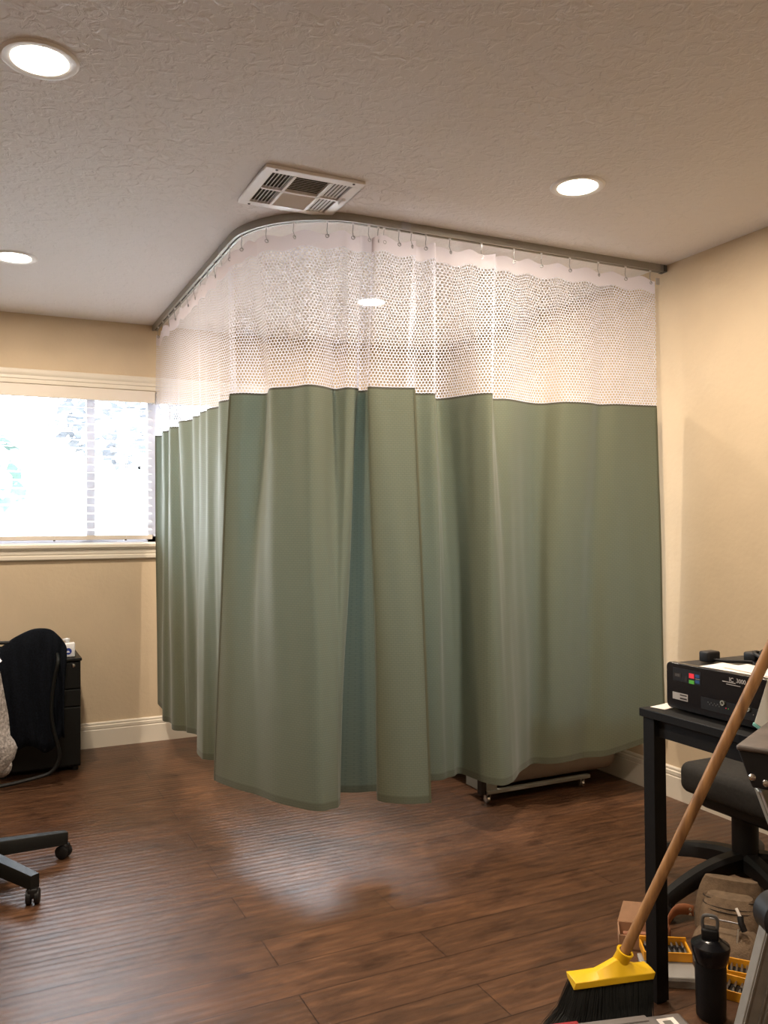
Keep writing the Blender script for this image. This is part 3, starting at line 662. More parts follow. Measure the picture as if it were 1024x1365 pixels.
# ------------------------------------------------------------------ sled chair with jacket (left)
yc = 4.47
t = thing('metal_frame_chair', 'black tube-framed chair in front of the cabinet', 'chair', (0.02, 4.3, 0))
pr = [(0.345, 0.640), (0.346, 0.60), (0.330, 0.52), (0.318, 0.42), (0.317, 0.33), (0.334, 0.24), (0.352, 0.16), (0.347, 0.115), (0.318, 0.075), (0.27, 0.057), (0.15, 0.040), (0.02, 0.028)]
ya_ = yc-0.085
pts = [(x, ya_+(0.07 if z > 0.62 else 0), z) for x, z in pr] + [(0.04-x, ya_+(0.07 if z > 0.62 else 0), z) for x, z in pr[::-1]]
pts = [tuple(p) for p in catmull(pts, 4)] 
top = [(0.04-0.345, yc, 0.665), (0.02-0.25, yc, 0.69), (0.02, yc, 0.70), (0.27, yc, 0.69), (0.345, yc, 0.665)]
obj('back_frame', MB().tube(pts+top[:], 0.009, 10, closed=True), 'blackmetal', t)
obj('backrest', MB().rbox(-0.27, 0.31, yc-0.008, yc+0.008, 0.30, 0.68, 0.008), 'fabricblk', t)
obj('seat', MB().rbox(-0.27, -0.07, 4.02, yc-0.012, 0.36, 0.41, 0.02), 'fabricblk', t)
for x in (-0.27, -0.23): obj('leg', MB().tube([(x, 4.05, 0.37), (x, 4.04, 0.02), (x, 4.04, 0.0)], 0.010, 10), 'blackmetal', t)
for x in (-0.18,): obj('foot_glide', MB().box(x-0.02, x+0.02, ya_-0.012, ya_+0.012, 0, 0.045), 'black', t, bevel=0.003)
# jacket
def jacket():
    topc = [(0.045, 0.615), (0.07, 0.645), (0.115, 0.678), (0.165, 0.712), (0.225, 0.738), (0.275, 0.745), (0.32, 0.735), (0.355, 0.705), (0.383, 0.665), (0.392, 0.640)]
    D = catmull(topc, 5); n = len(D)
    def bot(u): # lower edge height, front sheet
        return 0.20 + 0.02*math.sin(u*17) + (0.10 if u < 0.15 else 0) * (1-u/0.15) + (0.05*max(0, u-0.8)/0.2) - 0.03*math.exp(-((u-0.55)/0.12)**2)
    G = []
    for i in range(n):
        u = i/(n-1); x, z = D[i]; b = bot(u); row = []
        for k in range(25):
            v = k/24
            if v < 0.5:      # front sheet from hem up
                s = v/0.5; zz = b+(z-b)*s
                fold = 0.012*math.sin(u*24+2.0*math.sin(s*3))*(1-s*0.6) + 0.006*math.sin(u*51+s*4)
                yy = yc-0.045 - 0.02*(1-s) + fold + 0.03*s**6
                xx = x + (0.5-u)*0.035*(1-s) - 0.012*math.sin(s*PI)*(u-0.4)
            else:
                s = (v-0.5)/0.5; a = PI*min(1, s/0.25)
                yy = yc-0.015+0.035*(1-math.cos(a))/2 + 0.004*math.sin(u*30)
                zz = z + 0.010*math.sin(a) - max(0, s-0.25)/0.75*(z-0.33)
                xx = x + (0.5-u)*0.02*s
            row.append((xx, yy, zz))
        G.append(row)
    return MB().quad_grid(G)
tag(obj('jacket', jacket(), 'fabricblk', angle=180, solid=0.006), 'black knit jacket draped over the tube-framed chair', 'jacket')
# ------------------------------------------------------------------ grey office chair (left edge)
def star_base(t, cx, cy, a0, r, leg_m, zhub, zend, wid, hgt, curved=False, cr=0.025):
    for k in range(5):
        a = a0 + 2*PI*k/5; dx, dy = math.cos(a), math.sin(a); G = []
        for i in range(9):
            s = 0.03 + (r-0.02)*i/8; f = i/8
            z = zhub + (zend-zhub)*(f**2 if curved else f); ww = wid*(1-0.35*f)/2; hh = hgt*(1-(0.25 if curved else 0.1)*f)
            G.append([(cx+dx*s+(-dy)*q*ww, cy+dy*s+dx*q*ww, z+p*hh) for (q, p) in (((-1,-1),(1,-1),(1,-0.25),(0.6,0),(-0.6,0),(-1,-0.25)) if curved else ((-1,-1),(1,-1),(1,-0.06),(0.9,0),(-0.9,0),(-1,-0.06)))])
        m = MB().quad_grid(G, closev=True); m.fan(G[0][::-1]); m.fan(G[-1])
        lg = obj('leg', m, leg_m, t, angle=40)
        ex, ey = cx+dx*r, cy+dy*r
        wheel = MB(); ca = a0*3 + k*1.3
        for sgn in (-1, 1):
            T = Matrix.Translation((ex, ey, cr)) @ Matrix.Rotation(ca, 4, 'Z') @ Matrix.Rotation(R(90), 4, 'Y') @ Matrix.Translation((0, 0, sgn*0.013))
            wheel.lathe([(0.0001,-0.009),(cr*0.8,-0.009),(cr,-0.006),(cr,0.006),(cr*0.8,0.009),(0.0001,0.009)], (0,0,0), 20, T)
        cs = obj('caster', wheel, 'black', lg)
        T = Matrix.Translation((ex, ey, 0)) @ Matrix.Rotation(ca, 4, 'Z')
        hood = MB().rbox(-0.016, 0.016, -0.020, 0.010, cr*0.9, cr*2.2, 0.006, T); hood.tube([(ex, ey, cr*1.9), (ex, ey, zend)], 0.010, 10)
        obj('caster_hood', hood, 'black', lg)
cx, cy = -0.03, 3.327
t = thing('office_chair', 'grey speckled office chair with black five-star base at left edge', 'chair', (cx, cy, 0))
a0 = math.atan2(3.427-cy, 0.293-cx)
star_base(t, cx, cy, a0, 0.335, 'blackmetal', 0.135, 0.098, 0.052, 0.052)
obj('gas_column', MB().lathe([(0.030,0.06),(0.030,0.16),(0.024,0.17),(0.024,0.36),(0.0001,0.36)], (cx, cy, 0), 20), 'blackmetal', t)
obj('seat', MB().rbox(cx-0.30, cx+0.135, cy-0.14, cy+0.25, 0.385, 0.46, 0.035, k=4), 'heather', t)
m = MB(); G = []
prr = [(0.415, 0.030), (0.425, 0.060), (0.45, 0.088), (0.475, 0.108), (0.51, 0.118), (0.535, 0.108), (0.555, 0.095), (0.62, 0.090), (0.70, 0.076), (0.76, 0.066), (0.80, 0.056), (0.835, 0.030)]
for (z, xe) in prr:
    ring = []; thick = 0.035 + (0.03 if z < 0.54 else 0)
    for k in range(16):
        a = 2*PI*k/16; ring.append((-0.20+(xe+0.20)*math.copysign(abs(math.cos(a))**0.6, math.cos(a)), 3.10+thick*math.copysign(abs(math.sin(a))**0.6, math.sin(a)), z))
    G.append(ring)
m.quad_grid(G, closev=True); m.fan(G[0][::-1]); m.fan(G[-1])
obj('backrest', m, 'heather', t, angle=60)
obj('back_post', MB().tube([(cx-0.08, cy-0.05, 0.38), (cx-0.10, 3.17, 0.37), (-0.12, 3.14, 0.45), (-0.12, 3.12, 0.6)], 0.018, 10), 'greyplastic', t)
obj('headrest_rim', MB().tube([(-0.40, 3.09, 0.80), (-0.30, 3.085, 0.845), (-0.1, 3.085, 0.85), (0.035, 3.085, 0.838), (0.060, 3.085, 0.80)], 0.011, 10), 'vinyl', t)['label'] = 'pale grey plastic rim'
# ------------------------------------------------------------------ table (right)
t = thing('side_table', 'black wooden table at the right with square legs', 'table', (1.95, 1.30, 0))
TX0, TX1, TY0, TY1, TZ = 1.575, 2.28, 0.82, 1.732, 0.760
obj('tabletop', MB().box(TX0, TX1, TY0, TY1, TZ-0.022, TZ), 'blackwood', t, bevel=0.002)
ap_ = MB(); ap_.box(TX0+0.022, TX0+0.040, TY0+0.04, TY1-0.04, 0.690, TZ-0.022); ap_.box(TX1-0.04, TX1-0.022, TY0+0.04, TY1-0.04, 0.690, TZ-0.022)
ap_.box(TX0+0.04, TX1-0.04, TY0+0.012, TY0+0.030, 0.690, TZ-0.022); ap_.box(TX0+0.04, TX1-0.04, TY1-0.030, TY1-0.012, 0.690, TZ-0.022)
obj('apron', ap_, 'blackwood', t, smooth=False)
for (x, y) in ((TX0+0.008, TY1-0.046), (TX0+0.008, TY0+0.006), (TX1-0.048, TY1-0.046), (TX1-0.048, TY0+0.006)):
    lg = obj('leg', MB().box(x, x+0.040, y, y+0.040, 0.004, TZ-0.022), 'blackwood', t, bevel=0.0015)
    obj('foot_pad', MB().box(x+0.004, x+0.036, y+0.004, y+0.036, 0.0, 0.006), 'black', lg, smooth=False)
# ------------------------------------------------------------------ electronic unit
DX, DY0, DY1, DZ0, DZ1, DD = 1.632, 1.300, 1.690, 0.766, 0.884, 0.30
t = thing('electronic_unit', 'black electronic device with red and green keys on table', 'medical device', ((DX+DD/2), 1.50, TZ))
def rrect(y0, y1, z0, z1, r, n=4):
    P = []
    for q, (sy, sz) in enumerate(((y1-r, z1-r), (y0+r, z1-r), (y0+r, z0+r), (y1-r, z0+r))):
        for i in range(n+1):
            a = R(90*q+90*i/n); P.append((sy+r*math.cos(a), sz+r*math.sin(a)))
    return P
def facing(y0, y1, z0, z1, x0, x1, r):
    rr = rrect(y0, y1, z0, z1, r); a = [(x0, p[0], p[1]) for p in rr]; b = [(x1, p[0], p[1]) for p in rr]
    m = MB().quad_grid([a, b], closev=True); m.fan(a[::-1]); m.fan(b); return m
obj('case', facing(DY0+0.004, DY1-0.004, DZ0, DZ1-0.003, DX+0.016, DX+DD, 0.010), 'black', t, bevel=0.002)
fp = obj('front_panel', facing(DY0, DY1, DZ0-0.001, DZ1, DX, DX+0.017, 0.014), 'blackgloss', t, bevel=0.002)
def onface(nm, yL, yR, z0, z1, mt, d=0.0012, par=fp): # y measured leftwards from left end
    return obj(nm, MB().box(DX-d, DX+0.001, DY1-yR, DY1-yL, z0, z1), mt, par, smooth=False)
onface('display_window', 0.024, 0.118, 0.838, 0.872, 'black', 0.0006)
onface('display', 0.028, 0.053, 0.848, 0.858, 'lcd')
onface('key', 0.0795, 0.096, 0.852, 0.864, 'red')['label'] = 'red key'
onface('key', 0.0795, 0.096, 0.838, 0.847, 'green')['label'] = 'green key'
onface('key', 0.100, 0.114, 0.856, 0.864, 'bluekey'); onface('key', 0.100, 0.114, 0.842, 0.850, 'bluekey')
onface('key', 0.066, 0.073, 0.842, 0.854, 'lcd'); onface('key_divider', 0.100, 0.115, 0.8525, 0.8535, 'lettering')
def txt(nm, s, size, yc_, zc, mt, par=fp, bold=0):
    T = Matrix.Translation((DX-0.0012, DY1-yc_, zc)) @ Matrix(((0,0,-1,0),(-1,0,0,0),(0,1,0,0),(0,0,0,1)))
    return text_mesh(nm, s, size, T, mt, par, 0.0003, bold)
txt('digits', '888', 0.010, 0.040, 0.853, 'greyplastic')
pl = onface('maker_plate', 0.022, 0.074, 0.790, 0.808, 'lettering', 0.0008)
onface('plate_band', 0.048, 0.071, 0.793, 0.797, 'lcd', 0.0014); onface('plate_band', 0.048, 0.071, 0.802, 0.805, 'lcd', 0.0014)
txt('model_lettering', 'IC  3000', 0.014, 0.232, 0.868, 'lettering', bold=0.0002)
onface('small_print', 0.186, 0.226, 0.8605, 0.8625, 'lettering', 0.0009); onface('small_print', 0.198, 0.240, 0.8555, 0.8570, 'lettering', 0.0009)
onface('socket_bay', 0.118, 0.372, 0.782, 0.812, 'black', 0.0010)
for yy in (0.187, 0.262):
    T = Matrix.Translation((DX-0.001, DY1-yy, 0.808)) @ Matrix.Rotation(R(-90), 4, 'Y')
    obj('socket_ring', MB().lathe([(0.0035,0.0),(0.0035,0.003),(0.0065,0.003),(0.0065,0.0)], (0,0,0), 18, T), 'alu', fp)
for k in range(8): onface('port', 0.140+k*0.005, 0.1425+k*0.005, 0.800-(k%2)*0.004, 0.803-(k%2)*0.004, 'greyplastic', 0.0016)
for k, yy in enumerate((0.196, 0.203, 0.276)): onface('indicator', yy, yy+0.002, 0.796, 0.798, ('red', 'green', 'lettering')[k], 0.0018)
# papers and cable on top
def sheet(name, c, w_, h_, rot, z, label, mt='paper', curl=0.004):
    T = Matrix.Translation((c[0], c[1], z)) @ Matrix.Rotation(rot, 4, 'Z'); G = []
    for i in range(9):
        G.append([T @ Vector((-w_/2+w_*i/8, -h_/2+h_*j/8, 0.0012+curl*(i/8)**3*(j/8)**2*0.5)) for j in range(9)])
    return tag(obj(name, MB().quad_grid(G), mt, solid=0.0008), label, 'paper')
sheet('paper_sheet', (1.690, 1.455), 0.085, 0.26, R(4), DZ1, 'white paper sheet lying at the front edge of black device')
sheet('paper_sheet', (1.700, 1.425), 0.08, 0.22, R(-5), DZ1+0.0022, 'upper white paper sheet overlapping another on the device')
def coil(cx_, cy_, z, label):
    t = thing('power_cable', label, 'cable', (cx_, cy_, z)); rnd = random.Random(4); pts = []
    for k in range(90):
        a = k*0.42; rr = 0.044+0.012*math.sin(k*0.31)
        pts.append((cx_+rr*0.8*math.cos(a), cy_+rr*1.15*math.sin(a), z+0.005+0.030*k/90+0.005*math.sin(k*0.9)))
    obj('cord', MB().tube([tuple(p) for p in catmull(pts, 2)], 0.0042, 8), 'black', t)
    obj('plug', MB().rbox(cx_-0.015, cx_+0.022, cy_+0.060, cy_+0.098, z, z+0.028, 0.006), 'black', t)
    obj('strap', MB().tube([(cx_, cy_-0.055, z+0.02), (cx_+0.005, cy_-0.05, z+0.045), (cx_, cy_-0.02, z+0.050), (cx_-0.01, cy_+0.01, z+0.044)], 0.007, 8), 'black', t)
    return t
coil(1.800, 1.480, DZ1+0.001, 'coiled black power cable on top of the device')
t = thing('power_adapter', 'black adapter block at the far corner of device top', 'adapter', (1.73, 1.625, DZ1))
obj('block', MB().rbox(1.70, 1.745, 1.612, 1.645, DZ1, DZ1+0.028, 0.005), 'black', t)
obj('cord', MB().tube([(1.72, 1.612, DZ1+0.008), (1.735, 1.585, DZ1+0.006), (1.775, 1.565, DZ1+0.005), (1.79, 1.54, DZ1+0.005)], 0.004, 8), 'black', t)
t = thing('clamp', 'small black clip standing on the device top beside the broom handle', 'clip', (1.80, 1.385, DZ1))
obj('arm', MB().tube([(1.80, 1.44, DZ1+0.062), (1.80, 1.41, DZ1+0.054), (1.80, 1.375, DZ1+0.046)], [0.004, 0.006, 0.010], 8), 'black', t)
for yy in (1.405, 1.388, 1.374): obj('prong', MB().tube([(1.80, yy, DZ1+0.05), (1.80, yy+0.004, DZ1+0.02), (1.80, yy, DZ1)], 0.0035, 6), 'black', t)
sheet('paper_slip', (1.80, 1.557), 0.035, 0.03, 0.3, DZ1+0.001, 'small white slip of paper behind cables on the device')
sheet('envelope', (1.655, 1.705), 0.10, 0.045, R(10), TZ, 'folded cream paper under the near left corner of device', 'paper')
# white tub with mint rim standing on the table right of the handle
t = thing('plastic_panel', 'cream plastic panel with mint green edge leaning at right edge', 'panel', (1.605, 1.30, TZ))
T = Matrix.Translation((1.606, 1.388, TZ+0.022)) @ Matrix.Rotation(R(20), 4, 'X')
obj('panel', MB().box(-0.005, 0.005, -0.16, 0.0, 0.006, 0.17, T), 'cream', t, bevel=0.002)
obj('rim', MB().box(-0.006, 0.006, -0.16, 0.002, -0.002, 0.006, T), 'mint', t, bevel=0.001)['label'] = 'mint green lower edge'
# ------------------------------------------------------------------ chair behind the table
cx, cy = 2.285, 2.02
t = thing('task_chair', 'dark grey office chair behind the black table', 'chair', (cx, cy, 0))
star_base(t, cx, cy, R(106), 0.335, 'black', 0.165, 0.085, 0.060, 0.055, curved=True, cr=0.028)
obj('gas_column', MB().lathe([(0.042,0.09),(0.042,0.30),(0.030,0.31),(0.030,0.36),(0.0001,0.36)], (cx, cy, 0), 20), 'black', t)
obj('seat', MB().rbox(cx-0.14, cx+0.28, cy-0.28, cy+0.16, 0.335, 0.440, 0.034, k=5), 'darkseat', t)
obj('seat_pan', MB().rbox(cx-0.10, cx+0.22, cy-0.22, cy+0.12, 0.29, 0.35, 0.03, k=4), 'black', t)
obj('backrest', MB().rbox(cx+0.215, cx+0.275, cy-0.22, cy+0.20, 0.50, 0.69, 0.03, k=4), 'darkseat', t)
obj('back_post', MB().tube([(cx+0.1, cy, 0.32), (cx+0.27, cy, 0.33), (cx+0.285, cy, 0.42), (cx+0.275, cy, 0.58)], 0.018, 10), 'black', t)
# ------------------------------------------------------------------ broom
t = thing('broom', 'wooden-handled push broom with yellow head leaning on table', 'broom', (1.37, 1.62, 0))
pa, pb = Vector((1.402, 1.628, 0.165)), Vector((1.556, 1.400, 0.790)); dr = (pb-pa).normalized()
obj('handle', MB().tube([pa+dr*(0.02+1.43*k/10) for k in range(11)], 0.0128, 18), 'handle', t)
HDX = Vector((0.196, -0.045, 0)).normalized(); HDY = Vector((-HDX.y, HDX.x, 0)); HC0 = Vector((1.377, 1.622, 0.160))
T = Matrix((HDX, HDY, Vector((0,0,1)))).transposed().to_4x4(); T.translation = HC0
Lh, Dh = 0.104, 0.028
G = []
for i in range(21):
    u = -1+2*i/20; x = u*Lh; rise = 0.030*max(0, 1-abs((u-0.12)/0.72))**1.0; dd = Dh*(1-0.0*abs(u))
    G.append([T @ Vector(q) for q in ((x-0.006, -dd, -0.012), (x, -dd, 0.004), (x, -0.008, 0.006+rise), (x, 0.008, 0.006+rise), (x, dd, 0.004), (x+0.004, dd, -0.012))])
m = MB().quad_grid(G, closev=True); m.fan(G[0][::-1]); m.fan(G[-1])
hd = obj('broom_head', m, 'yellow', t, angle=35, bevel=0.0015); hd['label'] = 'yellow plastic broom head'
Tk = frame_from(dr, loc=pa)
obj('socket', MB().lathe([(0.024,-0.012),(0.020,0.005),(0.018,0.040),(0.0205,0.046),(0.0205,0.050),(0.0148,0.050),(0.0145,0.01)], (0,0,0), 24, Tk), 'yellow', hd)
m = MB(); rnd = random.Random(11)
for i in range(2600):
    u = rnd.uniform(-1, 1); v = rnd.uniform(-1, 1)
    p0 = T @ Vector((u*Lh*0.96, v*Dh*0.85, -0.008))
    fl = (-0.085 if u < 0 else -0.015)*abs(u)**1.3*(1 if u < 0 else 1) + rnd.gauss(0, 0.006)
    ln = 0.148*rnd.uniform(0.86, 1.0)
    if u > 0.4: ln *= 1-0.0*(u-0.4)
    p1 = p0 + HDX*fl*0.35 + HDY*v*0.006 + Vector((0,0,-ln*0.5)); p2 = p0 + HDX*fl + HDY*(v*0.022+rnd.gauss(0, 0.004)) + Vector((0,0,-ln*0.985))
    p2.z = max(p2.z, 0.001)
    w_ = 0.0009; s1 = HDX*w_; s2 = HDY*w_
    for sd in (s1, s2):
        m.quad_grid([[p0-sd, p0+sd], [p1-sd, p1+sd], [p2-sd*0.6, p2+sd*0.6]])
br_ = obj('bristles', m, 'bristle', t, smooth=False); br_['kind'] = 'stuff'
# ------------------------------------------------------------------ shaker bottle
bx, by = 1.668, 1.588
t = thing('water_bottle', 'black water bottle with carry loop on the floor', 'bottle', (bx, by, 0))
obj('body', MB().lathe([(0.0001,0),(0.032,0),(0.036,0.006),(0.037,0.06),(0.0385,0.155),(0.039,0.160)], (bx, by, 0), 32), 'black', t)
lid = obj('lid', MB().lathe([(0.040,0.140),(0.043,0.148),(0.0465,0.166),(0.0478,0.176),(0.0465,0.183),(0.030,0.194),(0.024,0.198),(0.0001,0.199)], (bx, by, 0), 32), 'blackgloss', t)
T = Matrix.Translation((bx, by, 0)) @ Matrix.Rotation(R(-46), 4, 'Z')
obj('spout_cap', MB().rbox(-0.021, 0.021, -0.016, 0.016, 0.196, 0.224, 0.006, T), 'black', lid)
lp = [T @ Vector(q) for q in ((-0.017, 0, 0.222), (-0.018, 0, 0.240), (-0.014, 0, 0.251), (0, 0, 0.254), (0.014, 0, 0.251), (0.018, 0, 0.240), (0.017, 0, 0.222))]
obj('carry_loop', MB().tube([tuple(p) for p in catmull([tuple(q) for q in lp], 4)], 0.0042, 10), 'greyplastic', lid)
# ------------------------------------------------------------------ tool pouch
t = thing('tool_pouch', 'khaki canvas tool pouch on the floor under the office chair', 'tool bag', (2.05, 1.83, 0))
ux = Vector((0.62, -0.78, 0)).normalized(); uy = Vector((0.78, 0.62, 0)).normalized()
TB = Matrix((ux, uy, Vector((0,0,1)))).transposed().to_4x4(); TB.translation = Vector((2.035, 1.86, 0))
def pouch(hw, hd_, h, y0, rake, mt, par, nm, zb2=0.0, pw=2.6):
    G = []
    for i in range(13):
        f = i/12; z = zb2 + h*f; w2 = hw*(1-0.28*f**3); d2 = hd_*(1-0.55*f**1.5)+0.004
        G.append([TB @ Vector((w2*math.copysign(abs(math.cos(a))**(2/pw), math.cos(a)), y0+rake*f + d2*math.copysign(abs(math.sin(a))**(2/pw), math.sin(a)), z)) for a in [2*PI*k/28 for k in range(28)]])
    m = MB().quad_grid(G, closev=True); m.fan(G[0][::-1]); m.fan(G[-1]); return obj(nm, m, mt, par, angle=50)
back = pouch(0.105, 0.030, 0.150, 0.045, 0.03, 'canvas', t, 'back_panel')
front = pouch(0.088, 0.060, 0.118, -0.012, 0.035, 'canvas', t, 'front_pocket')
low = pouch(0.100, 0.055, 0.050, -0.075, 0.02, 'canvas', t, 'lower_pocket')
for zz, dd in ((0.112, 0.030), (0.095, 0.041), (0.086, 0.046)):
    pts = [TB @ Vector((0.084*math.cos(a)*0.9, -0.012+0.035*zz/0.118-dd*abs(math.sin(a))**0.8, zz)) for a in [PI+PI*k/24 for k in range(25)]]
    obj('stitching', MB().tube(pts, 0.0016, 6), 'stitch', front)
st = MB(); T2 = TB
P = [(-0.100, -0.03, 0.075), (-0.125, -0.045, 0.082), (-0.150, -0.055, 0.075), (-0.168, -0.075, 0.045), (-0.160, -0.09, 0.015)]
G = []
for k, q in enumerate(catmull(P, 5)):
    v = Vector(q); G.append([T2 @ (v+Vector((0, 0, 0.016))), T2 @ (v-Vector((0, 0, 0.016)))])
obj('leather_strap', MB().quad_grid(G), 'leather', t, solid=0.003)['label'] = 'tan leather strap'
for q in ((-0.108, -0.042, 0.082), (-0.108, -0.044, 0.068)):
    obj('rivet', MB().lathe([(0.0001,0.003),(0.004,0.002),(0.005,0)], (0,0,0), 10, T2 @ Matrix.Translation(q) @ Matrix.Rotation(R(90), 4, 'X')), 'chrome', t)
P = [(0.085, -0.03, 0.07), (0.12, -0.035, 0.07), (0.15, -0.03, 0.06)]
G = [[T2 @ (Vector(q)+Vector((0, 0, 0.012))), T2 @ (Vector(q)-Vector((0, 0, 0.012)))] for q in catmull(P, 5)]
obj('leather_strap', MB().quad_grid(G), 'leather', t, solid=0.003)['label'] = 'tan leather strap'
# screwdriver hooked on the pouch
def inpouch(x, y, z): return TB @ Vector((x, y, z))
t = thing('screwdriver', 'thin silver and black screwdriver hooked over khaki tool pouch', 'screwdriver', inpouch(0.03, -0.08, 0.05))
obj('shaft', MB().tube([inpouch(0.030, -0.082, 0.068), inpouch(0.026, -0.098, 0.035), inpouch(0.018, -0.112, 0.004)], [0.0045, 0.0038, 0.002], 8), 'chrome', t)
obj('collar', MB().tube([inpouch(0.022, -0.060, 0.118), inpouch(0.033, -0.072, 0.100)], 0.0042, 8), 'paper', t)
obj('grip', MB().tube([inpouch(0.033, -0.072, 0.100), inpouch(0.036, -0.082, 0.085), inpouch(0.045, -0.085, 0.066)], 0.009, 10), 'black', t)
obj('cross_bar', MB().tube([inpouch(-0.050, -0.078, 0.083), inpouch(0.034, -0.084, 0.084)], 0.0024, 8), 'steel', t)
# ------------------------------------------------------------------ bit cases, containers
def placed(cx_, cy_, rot): T = Matrix.Translation((cx_, cy_, 0)) @ Matrix.Rotation(rot, 4, 'Z'); return T
def bitcase(cx_, cy_, rot, z0, label, w_=0.13, d_=0.075, rows=2, seed=0):
    t = thing('bit_case', label, 'tool case', (cx_, cy_, z0)); T = placed(cx_, cy_, rot); rnd = random.Random(seed)
    tr = MB(); tr.box(-w_/2, w_/2, -d_/2, d_/2, z0, z0+0.006, T); hh = 0.024
    tr.box(-w_/2, w_/2, -d_/2, -d_/2+0.005, z0, z0+hh, T); tr.box(-w_/2, w_/2, d_/2-0.005, d_/2, z0, z0+hh+0.01, T)
    tr.box(-w_/2, -w_/2+0.005, -d_/2, d_/2, z0, z0+hh, T); tr.box(w_/2-0.005, w_/2, -d_/2, d_/2, z0, z0+hh, T)
    obj('tray', tr, 'orange', t, bevel=0.0015)['label'] = 'yellow tray'
    obj('insert', MB().box(-w_/2+0.006, w_/2-0.006, -d_/2+0.006, d_/2-0.006, z0+0.006, z0+0.012, T), 'black', t, smooth=False)
    for r_ in range(rows):
        for k in range(8):
            x = -w_/2+0.014+k*(w_-0.028)/7; y = -d_/2+0.018+r_*(d_-0.036)/max(1, rows-1); l2 = rnd.uniform(0.010, 0.017)
            a = T @ Vector((x, y-l2, z0+0.017)); b = T @ Vector((x, y+l2, z0+0.021))
            obj('bit', MB().tube([a, a.lerp(b, 0.6), b], [0.0036, 0.0034, 0.0016], 6), 'steel', t)
    return t
bitcase(1.742, 1.822, R(-32), 0.034, 'open yellow bit case behind the table leg', seed=1)
t = thing('parts_box', 'clear plastic parts box lying on the floor under the yellow bit case', 'box', (1.70, 1.755, 0)); T = placed(1.722, 1.788, R(-32))
obj('box', MB().box(-0.075, 0.062, -0.075, 0.045, 0, 0.022, T), 'clear', t, bevel=0.003)
obj('lid', MB().box(-0.078, 0.065, -0.078, 0.048, 0.022, 0.032, T), 'clear', t, bevel=0.003)
for k in range(9): obj('fitting', MB().tube([T @ Vector((-0.06+0.013*k, -0.05+0.01*(k % 3), 0.008)), T @ Vector((-0.052+0.013*k, -0.03, 0.010))], 0.004, 6), 'paper', t)
bitcase(1.815, 1.615, R(-58), 0.0, 'yellow drill bit case on floor right of the water bottle', w_=0.14, d_=0.07, seed=2)
bitcase(1.905, 1.675, R(-50), 0.0, 'yellow bit case partly behind the grey ladder rail', w_=0.12, d_=0.06, seed=3)
t = thing('marker_pen', 'orange capped marker standing behind the water bottle', 'marker', (1.792, 1.690, 0))
obj('barrel', MB().lathe([(0.0001,0),(0.008,0),(0.008,0.055),(0.0001,0.055)], (1.792, 1.690, 0), 14), 'orange', t)
obj('cap', MB().lathe([(0.0001,0.095),(0.004,0.094),(0.0095,0.085),(0.010,0.055),(0.0001,0.055)], (1.792, 1.690, 0), 14), 'orange', t)
t = thing('cordless_drill', 'yellow and black cordless drill lying at the right edge', 'drill', (2.30, 1.86, 0))
obj('motor_housing', MB().rbox(2.215, 2.34, 1.862, 1.925, 0.002, 0.062, 0.018, k=4), 'orange', t)
obj('chuck', MB().tube([(2.225, 1.895, 0.030), (2.195, 1.905, 0.030), (2.180, 1.910, 0.030)], [0.022, 0.018, 0.010], 16), 'black', t)
obj('grip', MB().tube([(2.32, 1.87, 0.030), (2.325, 1.81, 0.026), (2.33, 1.75, 0.025)], [0.022, 0.018, 0.02], 12), 'black', t)
obj('battery', MB().rbox(2.29, 2.37, 1.68, 1.755, 0.0, 0.050, 0.008), 'orange', t)
# cardboard box left of the leg
t = thing('cardboard_box', 'small open cardboard box behind broom and table leg', 'box', (1.80, 1.98, 0)); T = placed(1.775, 1.955, R(-38))
m = MB(); m.box(-0.065, 0.065, -0.045, -0.042, 0, 0.040, T).box(-0.065, 0.065, 0.042, 0.045, 0, 0.040, T).box(-0.065, -0.062, -0.045, 0.045, 0, 0.040, T).box(0.062, 0.065, -0.045, 0.045, 0, 0.040, T).box(-0.065, 0.065, -0.045, 0.045, 0, 0.003, T)
obj('tray', m, 'card', t, smooth=False)
obj('flap', MB().fan([T @ Vector(q) for q in ((-0.065, 0.045, 0.040), (0.065, 0.045, 0.040), (0.055, 0.085, 0.085), (-0.045, 0.085, 0.085))]), 'card', t, smooth=False, solid=0.002)
obj('contents', MB().tube([T @ Vector((-0.05, 0, 0.02)), T @ Vector((0.05, -0.01, 0.03))], 0.012, 8), 'leather', t)
# grey organiser at the bottom edge
t = thing('organizer_case', 'grey plastic organizer case with paper label at bottom edge', 'tool case', (1.25, 1.425, 0)); 
ex = Vector((0.967, -0.254, 0)).normalized(); ey = Vector((0.254, 0.967, 0)).normalized()
T = Matrix((ex, ey, Vector((0,0,1)))).transposed().to_4x4(); T.translation = Vector((1.250, 1.425, 0))
obj('body', MB().rbox(-0.195, 0.190, -0.105, 0.103, 0, 0.100, 0.014, T, k=3), 'boxlid', t)
lidp = obj('lid', MB().rbox(-0.192, 0.187, -0.102, 0.110, 0.098, 0.120, 0.010, T, k=4), 'boxlid', t)
obj('lid_ridge', MB().rbox(-0.10, 0.10, 0.085, 0.108, 0.116, 0.124, 0.004, T, k=2), 'boxlid', lidp)
pl = obj('paper_label', MB().box(0.118, 0.160, 0.052, 0.090, 0.120, 0.1208, T), 'paper', lidp, smooth=False)
obj('printed_square', MB().box(0.128, 0.148, 0.063, 0.080, 0.1208, 0.1212, T), 'rail', pl, smooth=False)
obj('latch', MB().rbox(-0.14, -0.06, 0.098, 0.118, 0.080, 0.124, 0.005, T), 'redp', t)['label'] = 'dark red latch'
